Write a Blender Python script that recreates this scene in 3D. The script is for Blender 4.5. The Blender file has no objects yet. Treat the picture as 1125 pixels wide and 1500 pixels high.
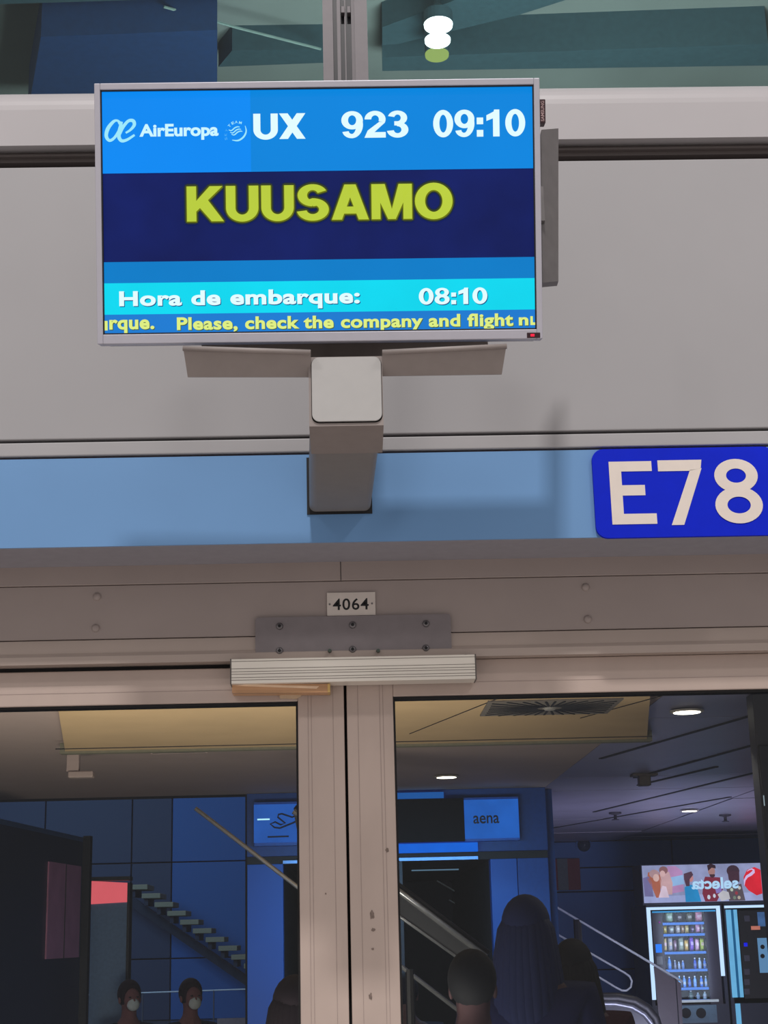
import bpy, bmesh, math, random
import numpy as np
from mathutils import Vector, Matrix
random.seed(4)
S = bpy.context.scene
COL = S.collection

# ------------------------------------------------------------------ camera
FPX = 2285.0
PITCH, YAW, ROLL = math.radians(15.21), math.radians(1.46), math.radians(-1.40)
CAMP = Vector((0.0, -2.95, 1.62))
cy_, sy_, cp_, sp_ = math.cos(YAW), math.sin(YAW), math.cos(PITCH), math.sin(PITCH)
FW = Vector((sy_*cp_, cy_*cp_, sp_)); RI = Vector((cy_, -sy_, 0)); UP = RI.cross(FW)
RT = math.cos(ROLL)*RI + math.sin(ROLL)*UP
UT = -math.sin(ROLL)*RI + math.cos(ROLL)*UP
cd = bpy.data.cameras.new('camera'); cam = bpy.data.objects.new('camera', cd); COL.objects.link(cam)
cd.sensor_fit = 'VERTICAL'; cd.sensor_height = 36.0; cd.lens = FPX/1500*36.0
cd.clip_start = 0.05; cd.clip_end = 200
cam.matrix_world = Matrix(((RT.x, UT.x, -FW.x, CAMP.x), (RT.y, UT.y, -FW.y, CAMP.y), (RT.z, UT.z, -FW.z, CAMP.z), (0, 0, 0, 1)))
S.camera = cam

# ------------------------------------------------------------------ world, lights, exposure
S.view_settings.view_transform = 'Standard'; S.view_settings.look = 'None'
S.view_settings.exposure = 0.0; S.view_settings.gamma = 1.0; S.view_settings.use_curve_mapping = False
w = bpy.data.worlds.new('world'); S.world = w; w.use_nodes = True
bg = w.node_tree.nodes['Background']; bg.inputs[0].default_value = (1.0, 0.95, 0.94, 1); bg.inputs[1].default_value = 0.45

def area(name, loc, target, sx, sy, power, color=(1, 1, 1)):
    l = bpy.data.lights.new(name, 'AREA'); l.shape = 'RECTANGLE'; l.size = sx; l.size_y = sy
    l.energy = power; l.color = color
    o = bpy.data.objects.new(name, l); COL.objects.link(o); o.location = loc
    d = Vector(target)-Vector(loc); o.rotation_euler = d.to_track_quat('-Z', 'Y').to_euler()
    return o
area('hall_lamp_centre', (-0.10, -5.9, 10.1), (0, 0, 2.4), 0.6, 0.3, 520, (1.0, 0.96, 0.94))
area('hall_lamp_west', (-5.0, -6.2, 8.6), (0, 0, 2.4), 1.0, 0.6, 125, (1.0, 0.96, 0.94))
area('hall_lamp_east', (5.0, -6.2, 8.6), (0, 0, 2.4), 1.0, 0.6, 125, (1.0, 0.96, 0.94))
# inside the building: added fill lights without fixtures, only to brighten the rooms
area('lobby_fill', (-0.4, 2.2, 0.5), (-0.2, 3.6, 2.5), 1.6, 1.0, 75, (1.0, 0.86, 0.66))
area('hall_far_fill', (-8.0, 22.0, 6.0), (-6.0, 32.0, 1.0), 3, 2, 220, (0.32, 0.72, 1.0))
area('portal_fill', (0.3, 6.1, 2.1), (0.4, 7.2, 0.2), 1.5, 0.4, 13, (0.32, 0.72, 1.0))
area('bay_fill', (2.6, 8.5, 0.5), (2.6, 10.5, 2.5), 1.2, 0.8, 45, (0.88, 0.80, 1.0))
area('gallery_light', (0.8, 1.6, 3.0), (0.6, 3.4, 6.0), 1.2, 0.8, 90, (0.92, 1.0, 0.98))  # added uplight below the window line, stands in for floor bounce

# ------------------------------------------------------------------ helpers
def lin(c):
    return tuple(((v/255)/12.92 if v/255 <= .04045 else ((v/255+.055)/1.055)**2.4) for v in c)
def ray(px, py):
    return FW + (px-562.5)/FPX*RT - (py-750)/FPX*UT
def P(px, py, Y):
    d = ray(px, py); return CAMP + d*((Y-CAMP.y)/d.y)
def HZ(px, py, Z):
    d = ray(px, py); return CAMP + d*((Z-CAMP.z)/d.z)

MATS = {}
def mat(name, c, rough=0.5, metal=0.0, vary=0.08, scale=40, bump=0.0, emit=0.0, srgb=True, spec=0.5, stretch=(1, 1, 1)):
    if name in MATS: return MATS[name]
    m = bpy.data.materials.new(name); m.use_nodes = True; nt = m.node_tree
    b = nt.nodes['Principled BSDF']; col = lin(c) if srgb else c
    b.inputs['Roughness'].default_value = rough; b.inputs['Metallic'].default_value = metal
    b.inputs['Specular IOR Level'].default_value = spec
    tc = nt.nodes.new('ShaderNodeTexCoord'); mp = nt.nodes.new('ShaderNodeMapping'); mp.inputs['Scale'].default_value = stretch
    nz = nt.nodes.new('ShaderNodeTexNoise'); nz.inputs['Scale'].default_value = scale; nz.inputs['Detail'].default_value = 3
    rp = nt.nodes.new('ShaderNodeValToRGB')
    rp.color_ramp.elements[0].position = 0.3; rp.color_ramp.elements[1].position = 0.7
    rp.color_ramp.elements[0].color = tuple(v*(1-vary) for v in col)+(1,)
    rp.color_ramp.elements[1].color = tuple(min(1, v*(1+vary)) for v in col)+(1,)
    L = nt.links.new
    L(tc.outputs['Object'], mp.inputs[0]); L(mp.outputs[0], nz.inputs['Vector']); L(nz.outputs['Fac'], rp.inputs[0])
    if emit > 0:
        b.inputs['Base Color'].default_value = (0.01, 0.01, 0.01, 1)
        L(rp.outputs[0], b.inputs['Emission Color']); b.inputs['Emission Strength'].default_value = emit
        b.inputs['Specular IOR Level'].default_value = 0.0
    else:
        L(rp.outputs[0], b.inputs['Base Color'])
        if bump > 0:
            bp = nt.nodes.new('ShaderNodeBump'); bp.inputs['Strength'].default_value = bump; bp.inputs['Distance'].default_value = 0.002
            L(nz.outputs['Fac'], bp.inputs['Height']); L(bp.outputs[0], b.inputs['Normal'])
    MATS[name] = m; return m
def glow(name, c, k=1.0, vary=0.0): return mat(name, c, vary=vary, emit=k, scale=8)
def glass(name, fac, tint=(1, 1, 1), rough=0.0):
    m = bpy.data.materials.new(name); m.use_nodes = True; nt = m.node_tree
    for n in list(nt.nodes): nt.nodes.remove(n)
    o = nt.nodes.new('ShaderNodeOutputMaterial'); mx = nt.nodes.new('ShaderNodeMixShader')
    t = nt.nodes.new('ShaderNodeBsdfTransparent'); g = nt.nodes.new('ShaderNodeBsdfGlossy')
    t.inputs[0].default_value = tint+(1,); g.inputs['Roughness'].default_value = rough; mx.inputs[0].default_value = fac
    nt.links.new(t.outputs[0], mx.inputs[1]); nt.links.new(g.outputs[0], mx.inputs[2]); nt.links.new(mx.outputs[0], o.inputs[0])
    return m

def obj(name, bm, m, parent=None, smooth=False):
    me = bpy.data.meshes.new(name); bm.normal_update(); bm.to_mesh(me); bm.free()
    if smooth:
        for p in me.polygons: p.use_smooth = True
    me.materials.append(m)
    o = bpy.data.objects.new(name, me); COL.objects.link(o)
    if parent is not None: o.parent = parent
    return o
def tag(o, label=None, cat=None, group=None, kind=None):
    if label: o['label'] = label
    if cat: o['category'] = cat
    if group: o['group'] = group
    if kind: o['kind'] = kind
    return o
def thing(name, label, cat, loc=(0, 0, 0), group=None, kind=None, rz=0):
    o = bpy.data.objects.new(name, None); COL.objects.link(o); o.location = loc; o.rotation_euler = (0, 0, rz)
    o.empty_display_size = 0.1
    return tag(o, label, cat, group, kind)
def box(bm, x0, x1, y0, y1, z0, z1, bev=0.0, M=None):
    vs = [bm.verts.new((x, y, z)) for x in (x0, x1) for y in (y0, y1) for z in (z0, z1)]
    fs = []
    for q in ((0, 1, 3, 2), (4, 6, 7, 5), (0, 4, 5, 1), (2, 3, 7, 6), (0, 2, 6, 4), (1, 5, 7, 3)):
        fs.append(bm.faces.new([vs[i] for i in q]))
    if bev > 0:
        es = list({e for f in fs for e in f.edges})
        r = bmesh.ops.bevel(bm, geom=es, offset=bev, segments=2, affect='EDGES', profile=0.5)
        vs = list({v for f in r['faces'] for v in f.verts} | {v for v in vs if v.is_valid})
    if M is not None:
        bmesh.ops.transform(bm, matrix=M, verts=vs)
    return vs
def B(x0, x1, y0, y1, z0, z1, bev=0.0):
    bm = bmesh.new(); box(bm, x0, x1, y0, y1, z0, z1, bev); bmesh.ops.recalc_face_normals(bm, faces=bm.faces); return bm
def tube(pts, r, seg=8, bm=None, closed=False):
    bm = bm or bmesh.new(); pts = [Vector(p) for p in pts]; n = len(pts); rings = []
    rr = r if isinstance(r, (list, tuple)) else [r]*n
    for i, p in enumerate(pts):
        a = pts[(i-1) % n] if (i > 0 or closed) else p; b = pts[(i+1) % n] if (i < n-1 or closed) else p
        t = (b-a).normalized(); u = t.cross(Vector((0, 1, 0)))
        if u.length < 0.1: u = t.cross(Vector((1, 0, 0)))
        u.normalize(); v = t.cross(u)
        rings.append([bm.verts.new(p+rr[i]*(math.cos(2*math.pi*k/seg)*u+math.sin(2*math.pi*k/seg)*v)) for k in range(seg)])
    for i in range(n if closed else n-1):
        A, C = rings[i], rings[(i+1) % n]
        for k in range(seg): bm.faces.new((A[k], A[(k+1) % seg], C[(k+1) % seg], C[k]))
    if not closed: bm.faces.new(rings[0][::-1]); bm.faces.new(rings[-1])
    bmesh.ops.recalc_face_normals(bm, faces=bm.faces)
    return bm
def lathe(prof, seg=16, axis='z', center=(0, 0, 0), bm=None):
    bm = bm or bmesh.new(); c = Vector(center); rings = []
    for r, h in prof:
        ring = []
        for k in range(seg):
            a = 2*math.pi*k/seg; u, v = r*math.cos(a), r*math.sin(a)
            ring.append(bm.verts.new(c+(Vector((u, v, h)) if axis == 'z' else Vector((u, h, v)))))
        rings.append(ring)
    for A, C in zip(rings, rings[1:]):
        for k in range(seg): bm.faces.new((A[k], A[(k+1) % seg], C[(k+1) % seg], C[k]))
    bm.faces.new(rings[0][::-1]); bm.faces.new(rings[-1])
    bmesh.ops.recalc_face_normals(bm, faces=bm.faces)
    return bm
def prism(pts, y0, y1, bm=None):
    """polygon of (x,z) extruded from y0 to y1"""
    bm = bm or bmesh.new()
    a = [bm.verts.new((x, y0, z)) for x, z in pts]; b = [bm.verts.new((x, y1, z)) for x, z in pts]; n = len(pts)
    fs = [bm.faces.new(a), bm.faces.new(b[::-1])]
    for i in range(n): fs.append(bm.faces.new((a[i], b[i], b[(i+1) % n], a[(i+1) % n])))
    bmesh.ops.recalc_face_normals(bm, faces=bm.faces)
    return bm
def prof_x(pts, x0, x1):
    """polygon of (y,z) extruded along x"""
    bm = bmesh.new()
    a = [bm.verts.new((x0, y, z)) for y, z in pts]; b = [bm.verts.new((x1, y, z)) for y, z in pts]; n = len(pts)
    bm.faces.new(a); bm.faces.new(b[::-1])
    for i in range(n): bm.faces.new((a[i], b[i], b[(i+1) % n], a[(i+1) % n]))
    bmesh.ops.recalc_face_normals(bm, faces=bm.faces)
    return bm
def rrect(x0, x1, z0, z1, r, seg=6):
    pts = []
    for cx, cz, a0 in ((x1-r, z1-r, 0), (x0+r, z1-r, 90), (x0+r, z0+r, 180), (x1-r, z0+r, 270)):
        for k in range(seg+1):
            a = math.radians(a0+90*k/seg); pts.append((cx+r*math.cos(a), cz+r*math.sin(a)))
    return pts
def slab(pts, y0, t=0.0006):
    return prism(pts, y0, y0+t)
def ell(cx, cz, rx, rz, n=28): return [(cx+rx*math.cos(2*math.pi*k/n), cz+rz*math.sin(2*math.pi*k/n)) for k in range(n)]

# text: default font turned into a mesh, fitted to a rectangle (x0,x1,z0,z1) on plane y
DG = None
def text_bm(s, rect, y, off=0.0, t=0.0004, mirror=False, shear=0.0, spacing=1.0):
    cu = bpy.data.curves.new('t', 'FONT'); cu.body = s; cu.size = 1; cu.offset = off; cu.shear = shear
    cu.space_character = spacing; cu.resolution_u = 6; cu.fill_mode = 'FRONT'
    o = bpy.data.objects.new('t', cu); COL.objects.link(o)
    me = bpy.data.meshes.new_from_object(o.evaluated_get(bpy.context.evaluated_depsgraph_get()))
    bpy.data.objects.remove(o); bpy.data.curves.remove(cu)
    bm = bmesh.new(); bm.from_mesh(me); bpy.data.meshes.remove(me)
    xs = [v.co.x for v in bm.verts]; zs = [v.co.y for v in bm.verts]
    ax, bx, az, bz = min(xs), max(xs), min(zs), max(zs); x0, x1, z0, z1 = rect
    for v in bm.verts:
        u = (v.co.x-ax)/(bx-ax); k = (v.co.y-az)/(bz-az)
        if mirror: u = 1-u
        v.co = Vector((x0+u*(x1-x0), y, z0+k*(z1-z0)))
    for f in bm.faces:
        f.normal_update()
        if f.normal.y > 0: f.normal_flip()
    return bm

# heavy block glyphs (Arial Black like), unit box 0..1 high, built from overlapping strokes of one colour
def ring_pts(bm, cx, cz, ro, rz, ti, tz, y, a0=0, a1=360, n=28):
    prev = None
    for k in range(n+1):
        a = math.radians(a0+(a1-a0)*k/n); c, s = math.cos(a), math.sin(a)
        o = bm.verts.new((cx+ro*c, y, cz+rz*s)); i = bm.verts.new((cx+(ro-ti)*c, y, cz+(rz-tz)*s))
        if prev: bm.faces.new((prev[0], o, i, prev[1]))
        prev = (o, i)
def poly(bm, pts, y): bm.faces.new([bm.verts.new((x, y, z)) for x, z in pts])
def glyph(bm, ch, y, sw=0.27, th=0.2):
    """returns the width"""
    if ch == 'K':
        poly(bm, [(0, 0), (sw, 0), (sw, 1), (0, 1)], y)
        poly(bm, [(sw-.02, .26), (sw-.02, .56), (.66, 1), (1.03, 1)], y)
        poly(bm, [(.36, .40), (.58, .64), (1.06, 0), (.71, 0)], y); return 1.04
    if ch == 'U':
        W = .93
        poly(bm, [(0, .36), (sw, .36), (sw, 1), (0, 1)], y); poly(bm, [(W-sw, .36), (W, .36), (W, 1), (W-sw, 1)], y)
        ring_pts(bm, W/2, .37, W/2, .39, sw, .20, y, 180, 360); return W
    if ch == 'X':
        poly(bm, [(0, 0), (.33, 0), (1.0, 1), (.67, 1)], y); poly(bm, [(.67, 0), (1.0, 0), (.33, 1), (0, 1)], y); return 1.0
    if ch == 'A':
        W = 1.06
        poly(bm, [(0, 0), (.29, 0), (.67, 1), (.37, 1)], y); poly(bm, [(W-.29, 0), (W, 0), (.69, 1), (.39, 1)], y)
        poly(bm, [(.28, .17), (.78, .17), (.72, .37), (.34, .37)], y); return W
    if ch == 'M':
        W = 1.16
        poly(bm, [(0, 0), (.25, 0), (.25, 1), (0, 1)], y); poly(bm, [(W-.25, 0), (W, 0), (W, 1), (W-.25, 1)], y)
        poly(bm, [(.0, 1), (.38, 1), (.66, 0), (.47, 0)], y); poly(bm, [(W, 1), (W-.38, 1), (.50, 0), (W-.47, 0)], y); return W
    if ch == 'O':
        ring_pts(bm, .54, .5, .54, .52, .29, .21, y, 0, 360, 40); return 1.08
    if ch == '0':
        ring_pts(bm, .40, .5, .40, .51, .25, .18, y, 0, 360, 36); return .80
    if ch == 'S':
        W = .92
        ring_pts(bm, .46, .705, .43, .315, .27, .17, y, 25, 268); ring_pts(bm, .46, .30, .46, .32, .28, .19, y, -90, 92)
        ring_pts(bm, .46, .30, .46, .32, .28, .19, y, 190, 272)
        poly(bm, [(.24, .56), (.48, .39), (.66, .42), (.66, .58), (.46, .62)], y); return W
    if ch in '96':
        b2 = bmesh.new()
        ring_pts(b2, .40, .665, .40, .345, .25, .16, y, 0, 360, 36)
        ring_pts(b2, .38, .50, .42, .51, .25, .16, y, -118, 20, 20)
        ring_pts(b2, .38, .28, .35, .29, .24, .15, y, 190, 275, 10)
        for v in b2.verts:
            if ch == '6': v.co.x = .80-v.co.x; v.co.z = 1-v.co.z
        me = bpy.data.meshes.new('g'); b2.to_mesh(me); b2.free(); bm.from_mesh(me); bpy.data.meshes.remove(me); return .80
    if ch == '2':
        ring_pts(bm, .40, .69, .39, .32, .25, .17, y, -25, 180, 24)
        poly(bm, [(.0, .0), (.79, .0), (.79, .21), (.35, .21)], y)
        poly(bm, [(.0, .0), (.36, .2), (.76, .56), (.56, .60), (.12, .27)], y); return .80
    if ch == '3':
        ring_pts(bm, .38, .735, .36, .275, .24, .15, y, -95, 165, 24); ring_pts(bm, .38, .29, .40, .30, .26, .17, y, -172, 98, 28)
        poly(bm, [(.26, .45), (.5, .45), (.5, .61), (.26, .61)], y); return .80
    if ch == '8':
        ring_pts(bm, .40, .735, .37, .275, .24, .145, y, 0, 360, 32); ring_pts(bm, .40, .29, .40, .30, .25, .165, y, 0, 360, 32); return .80
    if ch == '1':
        poly(bm, [(.28, 0), (.54, 0), (.54, 1), (.33, 1), (.28, .8)], y); poly(bm, [(.02, .58), (.30, .68), (.36, 1), (.30, .92), (.02, .79)], y); return .72
    if ch == ':':
        poly(bm, [(.04, 0), (.30, 0), (.30, .25), (.04, .25)], y); poly(bm, [(.04, .46), (.30, .46), (.30, .71), (.04, .71)], y); return .36
    return .4
def block_bm(s, rect, y, gap=0.085):
    bm = bmesh.new(); x = 0
    for ch in s:
        b2 = bmesh.new(); wd = glyph(b2, ch, 0)
        for v in b2.verts: v.co.x += x
        me = bpy.data.meshes.new('g'); b2.to_mesh(me); b2.free(); bm.from_mesh(me); bpy.data.meshes.remove(me)
        x += wd+gap
    T = x-gap; x0, x1, z0, z1 = rect
    for v in bm.verts: v.co = Vector((x0+v.co.x/T*(x1-x0), y, z0+v.co.z*(z1-z0)))
    for f in bm.faces:
        f.normal_update()
        if f.normal.y > 0: f.normal_flip()
    return bm

# ------------------------------------------------------------------ materials
PANEL = mat('grey_panel_paint', (154, 152, 154), 0.55, vary=.03, scale=3, bump=0.0)
STRIP = mat('grey_strip_paint', (160, 158, 160), 0.5, vary=.03, scale=5)
DARKM = mat('dark_metal_channel', (92, 84, 82), 0.5, vary=.12, scale=6, stretch=(.3, 1, 6))
BLACK = mat('black_gap', (16, 15, 18), 0.7)
BLUEB = mat('blue_fascia_paint', (104, 148, 196), 0.6, vary=.03, scale=4)
UNDER = mat('fascia_underside', (150, 148, 156), 0.6, vary=.04)
FRAME = mat('door_frame_paint', (158, 145, 140), 0.5, vary=.04, scale=6)
FRAME2 = mat('door_frame_light', (168, 153, 144), 0.45, vary=.04, scale=6)
LEAF = mat('door_leaf_paint', (184, 166, 156), 0.45, vary=.06, scale=9, stretch=(1, 1, .5))
ARM = mat('arm_grey_paint', (128, 124, 122), 0.45, vary=.03)
WING = mat('bracket_grey_paint', (142, 132, 128), 0.5, vary=.04)
CASE = mat('display_silver', (184, 182, 192), 0.4, vary=.02, metal=0.2)
ALU = mat('brushed_aluminium', (232, 225, 214), 0.4, metal=0.25, vary=.05, scale=20, stretch=(.1, 1, 4))
ALUD = mat('groove_shade', (120, 112, 104), 0.6)
STEEL = mat('screw_steel', (120, 116, 118), 0.35, metal=0.6)
PLATE = mat('backing_plate_paint', (124, 116, 118), 0.5, vary=.05)
COPPER = mat('varnished_wood', (196, 150, 110), 0.4, vary=.2, scale=30, stretch=(.15, 1, 3))
TAPE = mat('tape_beige', (200, 178, 150), 0.5)
GL = glass('door_glass', 0.018, (0.90, 0.95, 1.0))
GLU = glass('upper_glass', 0.03, (0.84, 0.94, 0.93))

def zc(py, Y): return P(562, py, Y).z
YF = -0.15
XL, XR = -2.2, 2.4

# ------------------------------------------------------------------ facade shell
# blue fascia beam
o = obj('trim_1', B(XL, XR, YF, 0.10, zc(793, YF), zc(664, YF)), BLUEB); tag(o, 'long pale blue painted fascia band above the doors', None, kind='structure')
u = obj('underside', B(XL, XR, YF+.002, 0.08, zc(793, YF)-.0015, zc(793, YF)+.001), UNDER, o)
o = obj('trim_2', B(XL, XR, YF-.004, 0.05, zc(660.5, YF), zc(641, YF), .002), STRIP); tag(o, 'narrow grey strip above the blue fascia', kind='structure')
obj('seam', B(XL, XR, YF+.012, 0.05, zc(664.5, YF), zc(660, YF)), mat('rust_seam', (112, 66, 62), .7), o)
obj('groove', B(XL, XR, YF+.02, 0.05, zc(641.5, YF), zc(635.5, YF)), mat('groove_brown', (78, 70, 72), .7), o)
# grey wall panel
wf = thing('wall_front', 'large plain grey metal panels behind the display', None, kind='structure')
obj('panel', B(XL, XR, YF-.002, 0.05, zc(636, YF), zc(239.5, YF), .002), PANEL, wf)
obj('backing', B(XL, XR, .05, .10, zc(664, YF)-.05, zc(120, YF)), BLACK, wf)
# brown channel + dark line
o = obj('trim_3', B(XL, XR, YF+.03, 0.05, zc(232, YF+.03), zc(206, YF+.03)), DARKM); tag(o, 'brown grey recessed metal channel above the panels', kind='structure')
obj('shadow_gap', B(XL, XR, YF+.045, 0.05, zc(241, YF), zc(232, YF)), BLACK, o)
obj('lip', B(XL, XR, YF+.02, 0.05, zc(223, YF+.02), zc(220, YF+.02)), DARKM, o)
# rounded sill under the upper windows
zt, zb = zc(119, YF), zc(207, YF)
pts = [(0.05, zb), (YF, zb), (YF, zt-.055)]
for k in range(9):
    a = math.radians(90*k/8); pts.append((YF+.045-.045*math.cos(a), zt-.055+.055*math.sin(a)))
pts.append((0.05, zt))
o = obj('window_1', prof_x(pts, XL, XR), mat('sill_paint', (168, 164, 166), .4, vary=.03, scale=4)); tag(o, 'rounded pale grey sill under the upper windows', kind='structure')
# upper windows: mullion and panes
def window_pane(name, x0, x1, lab):
    o = obj(name, B(x0, x1, -.02, -.012, zt-.02, 6.0), GLU); tag(o, lab, kind='structure'); return o
window_pane('window_2', XL, P(474, 60, -.03).x, 'upper window pane left of the mullion, greenish dark')
window_pane('window_3', P(537, 60, -.03).x, XR, 'upper window pane right of the mullion, greenish dark')
MUL = mat('mullion_grey', (104, 98, 102), .45, vary=.05); MULD = mat('mullion_dark', (30, 30, 38), .4)
mu = thing('trim_4', 'upright window mullion of grey profiles round a dark gasket', None, kind='structure')
for a, b, y0, m in ((473, 488, -.055, MUL), (488, 494, -.035, MULD), (494, 499, -.05, MUL), (499, 515, -.03, MULD), (505, 507, -.04, MUL), (515, 520, -.05, MUL), (520, 538.5, -.06, MUL)):
    obj('profile', B(P(a, 60, y0).x, P(b, 60, y0).x, y0, .05, zt-.01, 6.0), m, mu)
for px in (502, 511):
    p = P(px, 14, -.045); obj('clip', B(p.x-.004, p.x+.004, -.046, -.03, p.z-.008, p.z+.008, .001), MUL, mu)

# brown transom above the doors
tr = thing('trim_5', 'brown grey steel transom frame above the glass doors', None, kind='structure')
def band(a, b, y0, m, name='rail', bev=.0015): return obj(name, B(XL, XR, y0, .12, zc(b, y0), zc(a, y0), bev), m, tr)
band(780, 849, 0.0, FRAME); band(850, 928, 0.002, FRAME); band(929, 949, 0.0, FRAME2)
o = obj('lip', prof_x([(0.0, zc(948.5, 0)), (-.008, zc(954, 0)), (-.008, zc(965, 0)), (.05, zc(965, 0)), (.05, zc(948.5, 0))], XL, XR), FRAME2, tr)
obj('backing', B(XL, XR, .03, .11, zc(982, 0), zc(800, 0)), BLACK, tr)
p = P(499, 830, -.001); obj('joint', B(p.x-.0006, p.x+.0006, -.0008, .01, zc(849, 0), zc(812, 0)), BLACK, tr)
for px, py in ((142, 874), (140, 920), (858, 860), (861, 907)):
    p = P(px, py, 0.0)
    obj('cap', lathe([(.001, -.0035), (.0055, -.003), (.0078, 0), (.0078, .004)], 16, 'y', (p.x, 0, p.z)), FRAME, tr, True)

# ------------------------------------------------------------------ doors
YD = 0.02
def leaf(name, lab, xin, xst, xout, ztop, zglass, side):
    d = thing(name, lab, None, (0, 0, 0), kind='structure')
    lo, hi = min(xin, xst), max(xin, xst)
    o = obj('inner_stile', B(lo, hi, YD, YD+.05, .03, ztop, .002), LEAF, d)
    g = bmesh.new()
    for f_ in (.24, .71, .78):
        xx = xin+(xst-xin)*f_; box(g, xx-.0005, xx+.0005, YD-.0004, YD+.002, .05, ztop-.004)
    obj('profile_line', g, mat('leaf_line', (158, 141, 134), .6), o)
    a, b = min(xst, xout), max(xst, xout)
    o = obj('top_rail', B(a, b, YD, YD+.05, zglass, ztop, .002), LEAF, d)
    zz = zglass+(ztop-zglass)*.36
    obj('profile_line', B(a, b, YD-.0004, YD+.002, zz-.0005, zz+.0005), mat('leaf_line', (158, 141, 134), .6), o)
    obj('gasket', B(a, b, YD+.004, YD+.04, zglass-.004, zglass+.002), BLACK, o)
    gx = xst-.002 if side < 0 else xst+.002
    obj('gasket', B(gx-.002, gx+.002, YD+.006, YD+.04, .1, zglass), BLACK, d)
    obj('bottom_rail', B(a, b, YD, YD+.05, .03, .16, .002), LEAF, d)
    xo = xout-.07 if side < 0 else xout
    obj('outer_stile', B(xo, xo+.07, YD, YD+.05, .03, ztop, .002), LEAF, d)
    obj('glass_pane', B(a, b, YD+.02, YD+.028, .15, zglass+.004), GL, d)
    return d
xa = P(436.5, 1060, YD).x; xb = P(504.3, 1060, YD).x; xc = P(508.3, 1060, YD).x; xd = P(576.5, 1060, YD).x
leaf('door_1', 'left glass door leaf with pinkish grey metal frame', xb, xa, xa-1.25, zc(974, YD), zc(1024.5, YD), -1)
leaf('door_2', 'right glass door leaf with stained pinkish grey stile', xc, xd, xd+1.25, zc(968, YD), zc(1020.5, YD), 1)
obj_gap = obj('trim_6', B(xb-.005, xc+.005, YD+.03, YD+.045, .03, zc(974, YD)), BLACK); tag(obj_gap, 'dark gap between the two door leaves', kind='structure')

# grey scuffs on the right stile
SC = mat('scuff_grey', (120, 104, 96), .7, vary=.3, scale=200)
for i, (px, py, rx, rz) in enumerate(((545, 1340, 4, 7), (547, 1362, 3, 3), (546, 1390, 2.5, 2), (543, 1460, 3, 5), (567, 1245, 3, 4), (477, 1309, 1.5, 1.5))):
    p = P(px, py, YD); pts = [(p.x+(rx/760)*math.cos(a)*random.uniform(.6, 1.1), p.z+(rz/760)*math.sin(a)*random.uniform(.6, 1.1)) for a in [2*math.pi*k/12 for k in range(12)]]
    s = obj('scuff_mark', slab(pts, YD-.0006, .001), SC); s.parent = bpy.data.objects['door_2'] if px > 505 else bpy.data.objects['door_1']

# ------------------------------------------------------------------ magnetic door lock, wedge, plates
g = P(517, 980, -.03)
lk = thing('door_magnet', 'ribbed aluminium magnetic lock bar over the door gap', 'door lock')
x0, x1 = P(338, 980, -.035).x, P(697, 980, -.035).x; z1, z0 = P(517, 962, -.035).z, P(517, 998, -.035).z
obj('housing', B(x0, x1, -.035, .015, z0, z1, .001), ALU, lk)
H = z1-z0
gb = bmesh.new()
for f_ in (.90, .60, .48, .38, .24, .14): box(gb, x0+.001, x1-.001, -.0353, -.03, z0+H*f_-.0005, z0+H*f_+.0005)
obj('groove', gb, ALUD, lk)
for xx in (x0, x1): obj('end_cap', B(xx-.0012, xx+.0012, -.0355, .014, z0-.0005, z1+.0005), mat('end_cap_grey', (92, 86, 82), .5), lk)
for px in (352, 683):
    p = P(px, 958, -.02); obj('screw', lathe([(.001, .004), (.004, .003), (.004, 0)], 12, 'z', (p.x, -.015, z1)), STEEL, lk)
bp = thing('backing_plate', 'grey steel plate with six screws behind the lock bar', 'metal plate')
x0p, x1p = P(374, 930, -.006).x, P(661, 930, -.006).x
obj('plate', prism(rrect(x0p, x1p, z1-.001, P(517, 902, -.006).z, .006), -.006, 0.0), PLATE, bp)
for px in (409.5, 516.5, 624):
    for py in (915.5, 951.5):
        p = P(px, py-(px-517)*.018, -.006)
        s = obj('screw', lathe([(.0035, -.0045), (.0062, -.003), (.0072, 0), (.0072, .002)], 16, 'y', (p.x, -.006, p.z)), STEEL, bp, True)
        obj('socket', lathe([(.0034, -.0012), (.0034, .001)], 6, 'y', (p.x, -.0105, p.z)), BLACK, s)
for px in (483, 554):
    p = P(px, 954, -.008); obj('cable_nub', lathe([(.003, -.012), (.004, -.006), (.003, 0)], 10, 'y', (p.x, -.006, p.z)), mat('nub_green', (66, 78, 70), .5), bp)
npx = [P(479, 885, -.004).x, P(550, 885, -.004).x]; npz = [P(514, 901.5, -.004).z, P(514, 867.5, -.004).z]
npl = thing('number_plate', 'small pale plate reading 4064 above the lock', 'number plate')
obj('plate', B(npx[0], npx[1], -.003, 0.0, npz[0], npz[1], .0004), mat('plate_cream', (206, 196, 188), .5, vary=.03), npl)
hh = npz[1]-npz[0]; ww = npx[1]-npx[0]
obj('lettering', text_bm('4064', (npx[0]+ww*.12, npx[0]+ww*.86, npz[0]+hh*.24, npz[0]+hh*.74), -.0033, off=.012, spacing=1.1), BLACK, npl)
for f_ in (.055, .93): obj('screw', lathe([(.0008, -.0018), (.0018, -.001), (.002, 0)], 10, 'y', (npx[0]+ww*f_, -.003, npz[0]+hh*.5)), STEEL, npl)
wd = thing('wooden_wedge', 'thin varnished wooden strip under the left end of the lock bar', 'wood strip')
za, zb2 = P(340, 1002.5, -.02).z, P(340, 1015, -.02).z; zc1, zc2 = P(483, 1001.5, -.02).z, P(483, 1014, -.02).z
xw0, xw1 = P(340, 1008, -.02).x, P(483, 1008, -.02).x
obj('strip', prism([(xw0, zb2), (xw1, zc2), (xw1, zc1), (xw0, za)], -.02, .018), COPPER, wd)
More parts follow.
